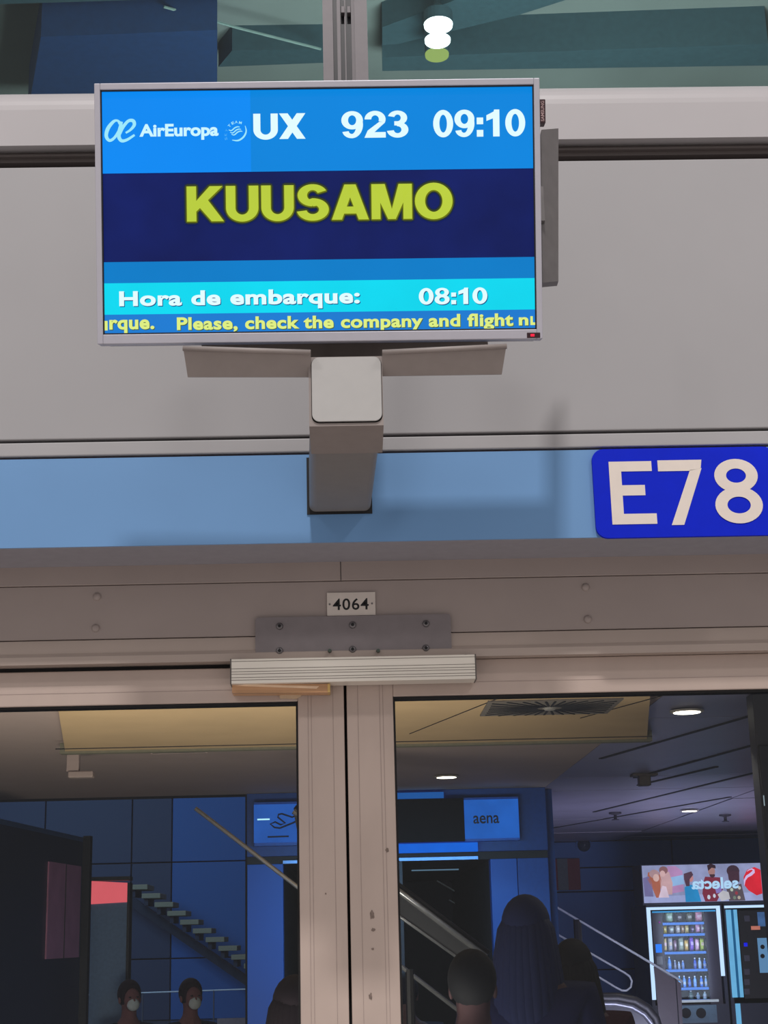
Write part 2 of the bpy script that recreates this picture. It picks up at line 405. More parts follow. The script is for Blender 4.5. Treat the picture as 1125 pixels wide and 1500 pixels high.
obj('chamfer', prism([(xw0+.005, za-.003), (xw1-.025, zc1-.009), (xw1-.02, zc1-.0045), (xw0+.03, za-.0005)], -.0206, -.019), mat('wood_chamfer', (232, 200, 168), .35, vary=.08), wd)
obj('brass_tip', B(xw1-.004, xw1+.0008, -.021, .018, zc2, zc1), mat('brass', (212, 176, 110), .35, metal=.5), wd)
tp = P(425, 1019, YD-.004)
o = obj('peeling_tape', prism([(P(409, 1016, .01).x, P(409, 1015, .01).z), (P(443, 1016, .01).x, P(443, 1014, .01).z), (P(441, 1019, .01).x, P(441, 1019, .01).z), (P(434, 1022, .01).x, P(434, 1023, .01).z), (P(410, 1022, .01).x, P(410, 1022.5, .01).z)], .012, YD), TAPE)
tag(o, 'scrap of beige tape peeling off the left door leaf', 'tape')

# ------------------------------------------------------------------ gate sign E78
YS = YF-.008
gs = thing('gate_sign', 'royal blue rounded gate sign reading E78', 'sign')
sx0 = P(870, 720, YS).x; sx1 = P(1140, 720, YS).x; sz0, sz1 = P(1000, 786, YS).z, P(1000, 656, YS).z
obj('panel', prism(rrect(sx0, sx1, sz0, sz1, .022), YS, YF), mat('sign_blue', (4, 34, 200), .6, vary=.03, spec=.15), gs)
LET = mat('sign_letter', (226, 214, 204), .5, vary=.02)
def sg(a, b, t_, b_): return (P(a, 720, YS).x, P(b, 720, YS).x, P((a+b)/2, b_, YS).z, P((a+b)/2, t_, YS).z)
def strokes(pl, rect, y=YS-.0008):
    bm = bmesh.new(); x0_, x1_, z0_, z1_ = rect
    for p_ in pl:
        bm.faces.new([bm.verts.new((x0_+u_*(x1_-x0_), y, z0_+v_*(z1_-z0_))) for u_, v_ in p_])
    bmesh.ops.recalc_face_normals(bm, faces=bm.faces)
    for f in bm.faces:
        if f.normal.y > 0: f.normal_flip()
    return bm
obj('lettering', strokes([[(0, 0), (.27, 0), (.27, 1), (0, 1)], [(.27, 0), (1, 0), (1, .165), (.27, .165)], [(.27, .455), (.78, .455), (.78, .62), (.27, .62)], [(.27, .84), (.96, .84), (.96, 1), (.27, 1)]], sg(894, 959.5, 676, 768)), LET, gs)
obj('lettering', strokes([[(0, .83), (.70, .83), (.97, .87), (1, 1), (0, 1)], [(.22, 0), (.50, 0), (.99, .87), (.72, .84)]], sg(966, 1031, 674, 769)), LET, gs)
b8 = bmesh.new(); r8 = sg(1046, 1115.5, 673, 767)
cx8 = (r8[0]+r8[1])/2; h8 = r8[3]-r8[2]; w8 = r8[1]-r8[0]
ring_pts(b8, cx8-.001, r8[2]+h8*.745, w8*.46, h8*.262, w8*.25, h8*.15, YS-.0008, 0, 360, 36)
ring_pts(b8, cx8, r8[2]+h8*.285, w8*.50, h8*.285, w8*.255, h8*.155, YS-.0013, 0, 360, 36)
for f in b8.faces:
    f.normal_update()
    if f.normal.y > 0: f.normal_flip()
obj('lettering', b8, LET, gs)

# ------------------------------------------------------------------ flight display (TV)
PHI = 0.0125
TD = 2.52; SPX = FPX/TD
tc_ = CAMP + TD*ray(466.5, 307.5)
tr_ = math.cos(PHI)*RT+math.sin(PHI)*UT; tu_ = -math.sin(PHI)*RT+math.cos(PHI)*UT
tf_ = FW
tv = thing('flight_display', 'silver framed wall screen showing the KUUSAMO boarding time', 'screen')
tv.matrix_world = Matrix(((tr_.x, tf_.x, tu_.x, tc_.x), (tr_.y, tf_.y, tu_.y, tc_.y), (tr_.z, tf_.z, tu_.z, tc_.z), (0, 0, 0, 1)))
def T(px, py):
    a, b = (px-466.5)/SPX, -(py-307.5)/SPX
    return (a*math.cos(PHI)+b*math.sin(PHI), -a*math.sin(PHI)+b*math.cos(PHI))
def TR(x0, x1, yt, yb):
    """rectangle from pixel edges taken at its middle"""
    xm, ym = (x0+x1)/2, (yt+yb)/2
    return (T(x0, ym)[0], T(x1, ym)[0], T(xm, yb)[1], T(xm, yt)[1])
W2, H2 = 317.3/SPX, 179/SPX
bw, bt, bb = 8.5/SPX, 9.5/SPX, 14/SPX
fr = bmesh.new()
box(fr, -W2-bw, -W2, -.004, .03, -H2-bb, H2+bt, .0012); box(fr, W2, W2+bw, -.004, .03, -H2-bb, H2+bt, .0012)
box(fr, -W2, W2, -.004, .03, H2, H2+bt, .0012); box(fr, -W2, W2, -.004, .03, -H2-bb, -H2, .0012)
bmesh.ops.recalc_face_normals(fr, faces=fr.faces)
obj('bezel', fr, CASE, tv)
ib = bmesh.new()
for q in ((-W2, -W2+.0022, -H2, H2), (W2-.0022, W2, -H2, H2), (-W2, W2, H2-.0022, H2), (-W2, W2, -H2, -H2+.0022)): box(ib, q[0], q[1], -.002, .004, q[2], q[3])
obj('inner_edge', ib, mat('black_plastic', (18, 18, 24), .4), tv)
obj('casing', B(-W2-bw+.003, W2+bw-.003, .02, .075, -H2-bb+.004, H2+bt-.004, .006), mat('casing_grey', (70, 68, 72), .5), tv)
scr = obj('screen', B(-W2, W2, .0022, .012, -H2, H2), glow('screen_navy', (11, 26, 92), 1.0, .2), tv)
def sb(name, rect, y, m): return obj(name, B(rect[0], rect[1], y, y+.0004, rect[2], rect[3]), m, scr)
A0 = T(466, 250)[1]; B0 = T(466, 380)[1]; C0 = T(466, 411)[1]; D0 = T(466, 457)[1]
XLG = T(367, 190)[0]
BLUE1 = mat('band_blue', (0, 133, 222), vary=.04, emit=1.0, scale=3)
sb('colour_band', (XLG, W2, A0, H2), .0016, BLUE1)
sb('logo_field', (-W2, XLG, A0, H2), .0015, mat('logo_blue', (0, 139, 246), vary=.05, emit=1.0, scale=3))
sb('colour_band', (-W2, W2, C0, B0), .0016, glow('band_mid', (0, 124, 200), 1, .03))
sb('colour_band', (-W2, W2, D0, C0), .0016, glow('band_cyan', (2, 216, 240), 1, .04))
sb('colour_band', (-W2, W2, -H2, D0), .0016, glow('band_foot', (26, 122, 208), 1, .03))
WHT = glow('letter_white', (226, 252, 255), 1.0); YEL = glow('letter_yellow', (186, 206, 62), 1.0, .03); CRM = glow('letter_cream', (222, 238, 130), 1.0)
SHD = glow('letter_shadow', (12, 66, 130), 1.0); YSH = glow('letter_rim', (104, 112, 14), 1.0); EDG = glow('letter_edge', (214, 220, 110), 1.0)
def put(bm, m, dy, dx=0, dz=0, name='lettering', par=scr):
    for v in bm.verts: v.co += Vector((dx, 0, dz))
    for v in bm.verts: v.co.y = dy
    return obj(name, bm, m, par)
put(block_bm('UX', TR(371, 447.5, 166, 203.5), 0, gap=.05), WHT, .0008)
put(block_bm('923', TR(500, 599, 162.5, 201.5), 0, gap=.05), WHT, .0008)
put(block_bm('09:10', TR(634.5, 769.5, 160.5, 200), 0, gap=.05), WHT, .0008)
def grow(r, e): return (r[0]-e, r[1]+e, r[2]-e, r[3]+e)
KR = TR(273.5, 663, 270.5, 322)
for k_, (e_, c_) in enumerate(((.0048, (26, 38, 60)), (.0030, (56, 66, 34)))):
    for dx, dz in ((e_, 0), (-e_, 0), (0, e_), (0, -e_), (e_*.7, e_*.7), (-e_*.7, e_*.7), (e_*.7, -e_*.7), (-e_*.7, -e_*.7)):
        put(block_bm('KUUSAMO', KR, 0), glow('halo_%d' % k_, c_, 1.0), .0014-.00015*k_, dx, dz, 'letter_halo')
for dx, dz in ((-.0008, -.0018), (.0014, -.0018), (.0012, 0), (-.0012, .0)): put(block_bm('KUUSAMO', KR, 0), YSH, .0011, dx, dz, 'letter_rim')
put(block_bm('KUUSAMO', KR, 0), YEL, .0008)
def line(s, rect, m, off=.035, sh=SHD, spacing=1.06):
    put(text_bm(s, rect, 0, off=off, spacing=spacing), sh, .0012, .0011, -.0013, 'letter_shadow')
    put(text_bm(s, rect, 0, off=off, spacing=spacing), m, .0008)
line('Hora de embarque:', TR(174.5, 527, 424.5, 453), WHT)
put(block_bm('08:10', TR(613.5, 714, 421.5, 445.5), 0, gap=.05), SHD, .0012, .0011, -.0013, 'letter_shadow')
put(block_bm('08:10', TR(613.5, 714, 421.5, 445.5), 0, gap=.05), WHT, .0008)
OSH = glow('ticker_shadow', (70, 96, 60), 1.0)
line('rque.', TR(160, 226, 468, 488.5), CRM, sh=OSH); 
line('Please, check the company and flight', TR(259, 752, 461.5, 486), CRM, sh=OSH, off=.034)
line('n', TR(760, 774, 464.5, 476.5), CRM, sh=OSH)
bu = bmesh.new(); r_ = TR(777, 785, 463, 476)
for q in ((0, .45, .2, 1), (0, 1, 0, .3)): box(bu, r_[0]+(r_[1]-r_[0])*q[0], r_[0]+(r_[1]-r_[0])*q[1], 0, 0, r_[2]+(r_[3]-r_[2])*q[2], r_[2]+(r_[3]-r_[2])*q[3])
put(bu, CRM, .0008)
bu = bmesh.new(); r_ = TR(153, 157.5, 470, 484)
box(bu, r_[0], r_[1], 0, 0, r_[2], r_[3]); put(bu, CRM, .0008)
# airline logo: looping ae ligature, name, ring emblem
def brush(pts, m, y, par=scr, name='logo_stroke'):
    """flat calligraphic ribbon through (px,py,halfwidth px)"""
    out = []; n = len(pts)
    def cr(a, b, c, d, t): return .5*((2*b)+(-a+c)*t+(2*a-5*b+4*c-d)*t*t+(-a+3*b-3*c+d)*t**3)
    for i in range(n-1):
        a, b, c, d = pts[max(i-1, 0)], pts[i], pts[i+1], pts[min(i+2, n-1)]
        for k in range(8): out.append([cr(a[j], b[j], c[j], d[j], k/8) for j in range(3)])
    out.append(list(pts[-1])); bm = bmesh.new(); prev = None
    for i, q in enumerate(out):
        a, b = out[max(i-1, 0)], out[min(i+1, len(out)-1)]; tx, ty = b[0]-a[0], b[1]-a[1]; L_ = math.hypot(tx, ty) or 1
        nx, ny = -ty/L_*q[2], tx/L_*q[2]
        l, r2 = T(q[0]+nx, q[1]+ny), T(q[0]-nx, q[1]-ny)
        v = (bm.verts.new((l[0], y, l[1])), bm.verts.new((r2[0], y, r2[1])))
        if prev: bm.faces.new((prev[0], prev[1], v[1], v[0]))
        prev = v
    for f in bm.faces:
        f.normal_update()
        if f.normal.y > 0: f.normal_flip()
    return obj(name, bm, m, par)
LOG = glow('logo_cyan', (158, 232, 250), 1.0)
brush([(176, 181, 2.6), (172, 176.5, 1.6), (166, 178, 2.2), (158, 188, 2.8), (155.5, 199, 2.6), (160, 205.5, 2.2), (167, 202, 2.0), (174, 191, 1.8), (178, 179, 1.6)], LOG, .0009)
brush([(178, 178, 2.0), (175, 191, 2.8), (174, 200, 2.8), (178, 206, 2.4), (186, 204.5, 2.0), (197, 197.5, 1.6)], LOG, .00085)
brush([(175, 196, 2.4), (180, 186, 2.4), (188, 177, 2.2), (195, 177, 2.6), (196.5, 183, 2.4), (191, 190, 1.8), (184, 194.5, 1.4)], LOG, .0008)
put(text_bm('AirEuropa', TR(204, 320, 181, 205), 0, off=.036), glow('logo_name', (204, 246, 255), 1.0), .0008)
brush([(359, 184, .4), (360.5, 192, 1.0), (357, 200, 1.3), (349, 205.5, 1.2), (340, 205, .5)], LOG, .0009)
for dx, dy in ((0, 0), (2, 3.4), (4, 6.4)):
    brush([(335+dx, 190+dy, .5), (339+dx, 191+dy, .8), (344+dx, 187+dy, .9), (348+dx, 185.5+dy, .8), (351+dx, 186+dy, .5)], LOG, .0009)
for ch, px, py, an in (('S', 331, 203, 100), ('K', 330.5, 197, 85), ('Y', 332, 191, 65), ('T', 336, 184, 45), ('E', 341, 180, 25), ('A', 346, 178.5, 5), ('M', 352, 179.5, -12)):
    bm = text_bm(ch, (-2/SPX, 2/SPX, -1.9/SPX, 1.9/SPX), 0, off=.02); t_ = T(px, py)
    bmesh.ops.rotate(bm, cent=(0, 0, 0), matrix=Matrix.Rotation(-math.radians(an), 3, 'Y'), verts=bm.verts)
    for v in bm.verts: v.co = Vector((v.co.x+t_[0], .0009, v.co.z+t_[1]))
    obj('lettering', bm, LOG if px > 334 else glow('logo_dim', (70, 170, 246), 1.0), scr)
# brand tab on the right edge, standby lamp
q = TR(790.5, 799.5, 144, 179.5)
bt_ = obj('brand_tab', B(q[0], q[1], .004, .03, q[2], q[3], .0012), mat('tab_maroon', (58, 32, 38), .35), tv)
bm = text_bm('SAMSUNG', (-(q[3]-q[2])*.42, (q[3]-q[2])*.42, -.0026, .0026), 0, off=.015)
bmesh.ops.rotate(bm, cent=(0, 0, 0), matrix=Matrix.Rotation(-math.pi/2, 3, 'Y'), verts=bm.verts)
for v in bm.verts: v.co += Vector(((q[0]+q[1])/2, .0036, (q[2]+q[3])/2))
for v in bm.verts: v.co.y = .0036
obj('lettering', bm, mat('tab_text', (190, 160, 160), .5), bt_)
q = TR(771.5, 791, 487.5, 495.5)
so = obj('sensor_window', B(q[0], q[1], -.0048, .01, q[2], q[3], .0008), mat('sensor_dark', (50, 18, 28), .3), tv)
obj('standby_light', B(q[0]+.006, q[0]+.012, -.0054, -.0045, q[2]+.0025, q[3]-.0025), glow('standby_red', (255, 30, 60), 1.6), so)

# ------------------------------------------------------------------ display bracket
br = thing('display_bracket', 'grey box-section wall bracket with wing plates carrying the screen', 'bracket')
YN = -0.585
n0, n1, n2, n3 = P(455, 620, YN), P(560, 620, YN), P(561, 521, YN), P(455, 522, YN)
w0, w1 = P(453, 751, YF), P(543, 751, YF)
ah = (n3.z-n0.z); xn0, xn1 = (n0.x+n3.x)/2, (n1.x+n2.x)/2
def loft(x0a, x1a, z0a, z1a, ya, x0b, x1b, z0b, z1b, yb, r=.012):
    bm = bmesh.new(); A = [bm.verts.new((x, ya, z)) for x, z in rrect(x0a, x1a, z0a, z1a, r)]; C = [bm.verts.new((x, yb, z)) for x, z in rrect(x0b, x1b, z0b, z1b, r)]
    bm.faces.new(A); bm.faces.new(C[::-1]); n = len(A)
    for i in range(n): bm.faces.new((A[i], C[i], C[(i+1) % n], A[(i+1) % n]))
    bmesh.ops.recalc_face_normals(bm, faces=bm.faces); return bm
obj('arm', loft(xn0+.001, xn1-.001, n0.z+.001, n3.z-.001, YN+.004, w0.x, w1.x, w0.z+.0, w0.z+ah*.9, YF+.01), ARM, br)
obj('end_cap', prism(rrect(xn0+.002, xn1-.002, n0.z+.003, n3.z-.002, .012), YN, YN+.006), mat('cap_grey', (172, 170, 168), .45, vary=.02), br)
sl = (w0.z-n0.z)/(YF-YN)
c0, c1 = P(453, 622, YN+.005), P(562, 622, YN+.005)
zc0 = n0.z-.004
yb_ = YN+.125
pts = [(YN+.004, zc0), (YN+.004, zc0+.02), (yb_, zc0+.02+sl*.12), (yb_, zc0+sl*.12)]
obj('collar', prof_x([(YN+.004, zc0), (YN+.004, n3.z), (yb_, n3.z+sl*.1), (yb_, zc0+sl*.12)], c0.x, c1.x), WING, br)
obj('wall_socket', B(w0.x-.004, w1.x+.003, YF-.003, YF+.02, w0.z-.004, w0.z+ah*.9+.004), BLACK, br)
for s in (0, 1):
    if s == 0: a, b, t0, t1, bt0, bt1 = 268, 455, 508, 514, 552.5, 552.5
    else: a, b, t0, t1, bt0, bt1 = 560, 742, 514, 505, 551, 548.5
    yw = YN-.015
    q = [P(a, t0, yw), P(b, t1, yw), P(b if s == 0 else 735, bt1, yw+.03), P(275 if s == 0 else a, bt0, yw+.03)]
    bm = bmesh.new(); f_ = [bm.verts.new(v) for v in q]; k_ = [bm.verts.new(v+Vector((0, .012, .004))) for v in q]
    bm.faces.new(f_); bm.faces.new(k_[::-1])
    for i in range(4): bm.faces.new((f_[i], k_[i], k_[(i+1) % 4], f_[(i+1) % 4]))
    bmesh.ops.recalc_face_normals(bm, faces=bm.faces)
    wg = obj('wing_plate', bm, WING, br)
    obj('rolled_edge', tube([q[0]+Vector((0, -.001, -.003)), q[1]+Vector((0, -.001, -.003))], .0045, 10), WING, wg, True)
# cross plate behind the lower edge of the screen
q = [P(285, 502, YN-.03), P(725, 500, YN-.03)]
obj('cross_plate', B(q[0].x, q[1].x, -.50, -.485, n3.z+.018, n3.z+.06), WING, br)
# upright side plate right of the screen
q0, q1, q2, q3 = P(793, 190, -.5), P(818, 188, -.47), P(818, 412, -.47), P(795, 414, -.5)
bm = bmesh.new()
f_ = [bm.verts.new(v) for v in (q0, q1, q2, q3)]; l_ = [bm.verts.new(v+Vector((-.0, .02, 0))) for v in (q0, q1, q2, q3)]
bm.faces.new(f_); bm.faces.new(l_[::-1])
for i in range(4): bm.faces.new((f_[i], l_[i], l_[(i+1) % 4], f_[(i+1) % 4]))
bmesh.ops.recalc_face_normals(bm, faces=bm.faces)
obj('side_plate', bm, mat('side_plate_grey', (104, 100, 100), .5), br)
obj('cross_bar', B(P(480, 300, -.5).x, P(796, 300, -.5).x, -.51, -.495, P(562, 330, -.5).z, P(562, 280, -.5).z), mat('side_plate_grey', (104, 100, 100), .5), br)
obj('upright', B(P(480, 300, -.5).x, P(540, 300, -.5).x, -.51, -.49, n3.z-.02, P(562, 200, -.5).z), WING, br)

# ------------------------------------------------------------------ floors, rooms
ZC = 2.52
FLO = mat('dark_floor_tile', (70, 70, 78), .25, vary=.1)
o = obj('floor', B(-14, 16, .06, 36, -.1, 0), FLO); tag(o, 'dark polished floor beyond the doors', kind='structure')
o = obj('floor_front', B(-14, 16, -12, .06, -.1, 0), mat('pale_floor', (214, 208, 204), .35, vary=.04, scale=4)); tag(o, 'pale polished floor before the doors', kind='structure')
# lobby ceiling
CEI = mat('ceiling_grey', (168, 148, 140), .8, vary=.03, scale=5)
CEB = mat('ceiling_beige', (192, 162, 122), .8, vary=.04, scale=5)
YW = 7.2
xp = P(800, 1200, YW).x; xl = P(362, 1200, YW).x
ce = thing('ceiling', 'grey lobby ceiling beyond the glass doors', None, kind='structure')
obj('ceiling_field', B(-9, xp, .12, YW, ZC, ZC+.12), CEI, ce)
MET = mat('metal_ceiling', (160, 154, 172), .42, metal=.5, vary=.06, scale=3)
SEAM = mat('ceiling_seam', (30, 28, 32), .7)
yy = 3.0; k = 0
obj('ceiling_field', B(xp, 9, .12, 3.0, ZC, ZC+.12), CEI, ce)
while yy < 13.6:
    y2 = min(yy+.9, 13.6)
    xx = xp
    while xx < 9:
        obj('ceiling_panel', B(xx+.004, xx+1.49, yy+.006, y2-.004, ZC+random.uniform(-.002, .002), ZC+.03), MET, ce); xx += 1.5
    yy += .9
obj('ceiling_backing', B(xp, 9, 3.0, 13.6, ZC+.04, ZC+.12), SEAM, ce)
for a, b in (((880, 1112), (1125, 1042)), ((930, 1140), (1104, 1092)), ((935, 1151), (1050, 1124)), ((870, 1190), (1105, 1133)), ((760, 1222), (1070, 1168))):
    p, q = HZ(a[0], a[1], ZC-.004), HZ(b[0], b[1], ZC-.004); d = (q-p).normalized(); nrm = Vector((-d.y, d.x, 0))*.012
    bm = bmesh.new(); lo = [bm.verts.new(v) for v in (p-nrm, q-nrm, q+nrm, p+nrm)]; up = [bm.verts.new(v.co+Vector((0, 0, .008))) for v in lo]
    bm.faces.new(lo); bm.faces.new(up[::-1])
    for i in range(4): bm.faces.new((lo[i], up[i], up[(i+1) % 4], lo[(i+1) % 4]))
    bmesh.ops.recalc_face_normals(bm, faces=bm.faces); obj('seam_strip', bm, SEAM, ce)
# beige dropped part near the doors
ya = HZ(500, 1093, ZC-.04).y
cx0 = HZ(82, 1093, ZC-.04).x; cx1 = HZ(960, 1075, ZC-.04).x
bm = bmesh.new(); e0, e1 = HZ(79, 1000, ZC-.04), HZ(955, 985, ZC-.04)
base = [(e0.x, e0.y), (e1.x, e1.y), (cx1, ya), (cx0, ya)]
lo = [bm.verts.new((a, b, ZC-.04)) for a, b in base]; hi = [bm.verts.new((a, b, ZC-.001)) for a, b in base]
bm.faces.new(lo); bm.faces.new(hi[::-1])
for i in range(4): bm.faces.new((lo[i], hi[i], hi[(i+1) % 4], lo[(i+1) % 4]))
bmesh.ops.recalc_face_normals(bm, faces=bm.faces)
obj('dropped_panel', bm, CEB, ce)
obj('edge_profile', B(cx0-.02, cx1+.02, ya-.03, ya+.03, ZC-.05, ZC-.001), mat('edge_grey', (120, 116, 96), .7), ce)
obj('seam_strip', B(cx0-.02, cx1, ya-.14, ya-.13, ZC-.043, ZC-.039), SEAM, ce)
a, b = HZ(600, 1075, ZC-.042), HZ(735, 1021, ZC-.042)
obj('seam_strip', tube([a, b], .0018, 6), SEAM, ce)
a, b = HZ(850, 1052, ZC-.042), HZ(985, 1015, ZC-.042)
obj('seam_strip', tube([a, b], .0018, 6), SEAM, ce)
# air diffuser with radial slots
c = HZ(805, 1035, ZC-.04); df = thing('air_diffuser', 'square ceiling air diffuser with a star of radial slots', 'air vent', c)
obj('plate', B(-.26, .26, -.2, .2, -.006, .0), mat('diffuser_grey', (112, 104, 96), .7), df)
bm = bmesh.new()
for k in range(32):
    a = 2*math.pi*k/32; r0 = .05
    L_ = min(.24/max(abs(math.cos(a)), 1e-3), .185/max(abs(math.sin(a)), 1e-3))
    box(bm, r0, L_, -.004, .004, -.009, -.004, M=Matrix.Rotation(a, 4, 'Z'))
obj('slot', bm, SEAM, df)
obj('hub', lathe([(.001, -.016), (.02, -.014), (.028, -.006)], 16), mat('hub_grey', (150, 144, 136), .5), df)
# downlights
for (px, py, lab) in ((1006, 1041, 'bright round downlight nearest the door, upper right of the glass'), (654, 1137, 'round warm downlight above the dark overhead screen'), (1010, 1187, 'small far downlight above the vending machines')):
    zz = ZC-.006; c = HZ(px, py, zz)
    d = thing('downlight', lab, 'ceiling light', c, group='ceiling downlights')
    obj('trim_ring', lathe([(.072, .0), (.072, -.006), (.058, -.008), (.058, 0)], 24), mat('ring_white', (190, 180, 165), .5), d)
    obj('lens', lathe([(.057, -.003), (.057, -.0095), (.03, -.011), (.001, -.0115)], 24), glow('downlight_glow', (255, 236, 205), 6.0), d)
    l = bpy.data.lights.new('downlight_lamp', 'SPOT'); l.energy = 14; l.spot_size = math.radians(130); l.shadow_soft_size = .05; l.color = (1, .86, .68)
    lo = bpy.data.objects.new('downlight_lamp', l); COL.objects.link(lo); lo.parent = d; lo.location = (0, 0, -.03)
# small ceiling items
c = HZ(943, 1134, ZC); sn = thing('ceiling_sensor', 'small brown box hanging from the metal ceiling', 'sensor', c)
obj('body', B(-.035, .035, -.035, .035, -.07, 0, .006), mat('sensor_brown', (84, 72, 66), .6), sn); obj('flange', B(-.075, .075, -.05, .05, -.012, 0), mat('sensor_brown', (84, 72, 66), .6), sn)
for px, py in ((901, 1190), (1062, 1193)):
    c = HZ(px, py, ZC); s_ = thing('sprinkler', 'small dark sprinkler head %s on the far metal ceiling' % ('left of the far downlight' if px < 1000 else 'right of the far downlight'), 'sprinkler', c, group='ceiling sprinklers')
    obj('rosette', lathe([(.05, 0), (.05, -.012), (.02, -.02)], 14), mat('sprinkler_dark', (60, 56, 66), .5), s_); obj('head', lathe([(.012, -.015), (.012, -.05), (.03, -.055), (.03, -.06)], 12), mat('sprinkler_dark', (60, 56, 66), .5), s_)
c = HZ(108, 1100, ZC); hb = thing('hanging_bracket', 'small beige bracket hanging from the ceiling at the left', 'bracket', c)
obj('stem', B(-.03, .03, -.02, .02, -.10, 0, .004), CEI, hb); obj('foot', B(-.02, .10, -.03, .03, -.13, -.10, .006), CEI, hb)
c = HZ(262, 1101, ZC); o = thing('ceiling_slot_vent', 'thin dark slot vent in the grey ceiling, left pane', 'air vent', c)
obj('slot', B(-.13, .13, -.012, .012, -.005, 0), SEAM, o); obj('rim', B(-.14, .14, .012, .02, -.008, 0), CEI, o)

# walls of the building inside
NAVY = mat('navy_wall', (52, 96, 156), .6, vary=.08, scale=2)
BLU = mat('bright_blue_panel', (0, 84, 176), .5, vary=.05, scale=2)
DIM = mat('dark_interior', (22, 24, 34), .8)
ww = thing('wall_back', 'dark blue panelled wall at the far end of the bay', None, kind='structure')
YB = 13.5
zj = [0, P(900, 1420, YB).z, P(900, 1305, YB).z, P(900, 1270, YB).z, ZC]
xj = [xp-.3, P(988, 1300, YB).x, P(988, 1300, YB).x+1.6, 9]
for i in range(3):
    for j in range(4): obj('wall_panel', B(xj[i]+.006, xj[i+1]-.006, YB, YB+.05, zj[j]+.006, zj[j+1]-.006, .003), NAVY, ww)
obj('backing', B(xj[0], 9, YB+.05, YB+.1, 0, ZC+.1), BLACK, ww)
o = obj('wall_right', B(9, 9.1, 0.1, YB+.1, 0, 7), NAVY); tag(o, kind='structure')
# portal wall with panels and the dark opening
pw = thing('wall_portal', 'bright blue portal wall round the dark passage', None, kind='structure')
xo0, xo1 = P(415, 1330, YW).x, P(721, 1330, YW).x; zop = P(560, 1262, YW).z
obj('wall_panel', B(xl, xo0, YW, YW+.12, 0, zop, .003), BLU, pw)
obj('wall_panel', B(xo1, P(760, 1330, YW).x, YW, YW+.12, 0, zop, .003), BLU, pw)
obj('wall_panel', B(P(760, 1330, YW).x+.004, xp, YW, YW+.12, 0, zop, .003), mat('navy_panel', (20, 74, 150), .6), pw)
z1257, z1251, z1236 = P(560, 1257, YW).z, P(560, 1251, YW).z, P(560, 1236, YW).z
obj('wall_panel', B(xl, xp, YW-.03, YW+.12, z1251, ZC, .003), mat('blue_bulkhead', (2, 60, 128), .5), pw)
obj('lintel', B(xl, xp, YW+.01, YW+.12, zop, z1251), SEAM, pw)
obj('metal_line', B(xo0, P(700, 1257, YW).x, YW-.015, YW+.0, P(560, 1262, YW).z, P(560, 1257.5, YW).z), mat('steel_line', (120, 150, 200), .3, metal=.5), pw)
obj('jamb', B(P(585, 1330, YW).x, P(591, 1330, YW).x, YW+.02, YW+.08, 0, zop), mat('jamb_dark', (40, 44, 58), .5), pw)
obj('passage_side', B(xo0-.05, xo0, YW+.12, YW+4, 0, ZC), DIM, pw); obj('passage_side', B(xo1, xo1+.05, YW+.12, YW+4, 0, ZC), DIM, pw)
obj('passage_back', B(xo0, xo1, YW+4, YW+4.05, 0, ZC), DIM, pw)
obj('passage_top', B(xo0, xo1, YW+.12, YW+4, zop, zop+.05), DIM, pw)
obj('passage_light', B(P(603, 1274, YW+1).x, P(672, 1274, YW+1).x, YW+1, YW+1.03, P(640, 1275, YW+1).z, P(640, 1273.3, YW+1).z), glow('slit_glow', (110, 140, 160), .6), pw)
o = obj('wall_side', B(xp, xp+.06, YW+.12, YB+.05, 0, ZC), mat('navy_panel', (20, 74, 150), .6)); tag(o, 'dark side wall between passage and vending bay', kind='structure')
# overhead sign band on the portal: flight symbol, dark screen, operator name
YSN = YW-.10
sgn = thing('overhead_sign', 'long blue overhead sign with plane symbol, dark screen and aena name', 'sign')
sgz0, sgz1 = P(560, 1235.5, YSN).z, P(560, 1171, YSN).z
obj('casing', B(P(372, 1205, YSN).x, P(761, 1205, YSN).x, YSN, YW-.03, sgz0-.0, sgz1+.0, .003), mat('sign_case', (30, 84, 160), .5), sgn)
LITB = glow('lit_sign_blue', (28, 92, 176), 1.0, .10)
pl = obj('symbol_panel', B(P(372, 1205, YSN).x, P(455, 1205, YSN).x, YSN-.012, YSN, P(410, 1234, YSN).z, P(410, 1178, YSN).z), glow('symbol_blue', (34, 84, 160), 1.0, .10), sgn)
def PZ(px, py): p = P(px, py, YSN-.014); return (p.x, YSN-.0135, p.z)
pp = [(396, 1207), (403, 1204), (411, 1208), (418, 1206), (407, 1197), (408, 1193), (413, 1192), (428, 1197), (441, 1191), (447, 1191), (445, 1196), (430, 1205), (410, 1213), (402, 1212)]
obj('plane_symbol', tube([PZ(*q) for q in pp], .0055, 6, closed=True), mat('symbol_ink', (8, 16, 40), .6), pl)
obj('runway_line', tube([PZ(392, 1226), PZ(423, 1225)], .005, 6), mat('symbol_ink', (8, 16, 40), .6), pl)
obj('lamp_strip', tube([PZ(377, 1200.5), PZ(395, 1200)], .0045, 6), glow('strip_white', (190, 240, 240), 1.2), pl)
obj('dark_screen', B(P(455, 1205, YSN).x, P(680, 1205, YSN).x, YSN-.02, YSN, P(600, 1234.5, YSN).z, P(600, 1171, YSN).z, .003), mat('off_screen', (14, 14, 18), .6, spec=.1), sgn)
nm = obj('name_panel', B(P(680.5, 1205, YSN).x, P(760, 1205, YSN).x, YSN-.014, YSN, P(720, 1228, YSN).z, P(720, 1171, YSN).z), LITB, sgn)
r_ = (P(693, 1200, YSN).x, P(731, 1200, YSN).x, P(712, 1206.5, YSN).z, P(712, 1194.5, YSN).z)
obj('lettering', text_bm('aena', r_, YSN-.0146, off=.015), mat('symbol_ink', (8, 16, 40), .6), nm)
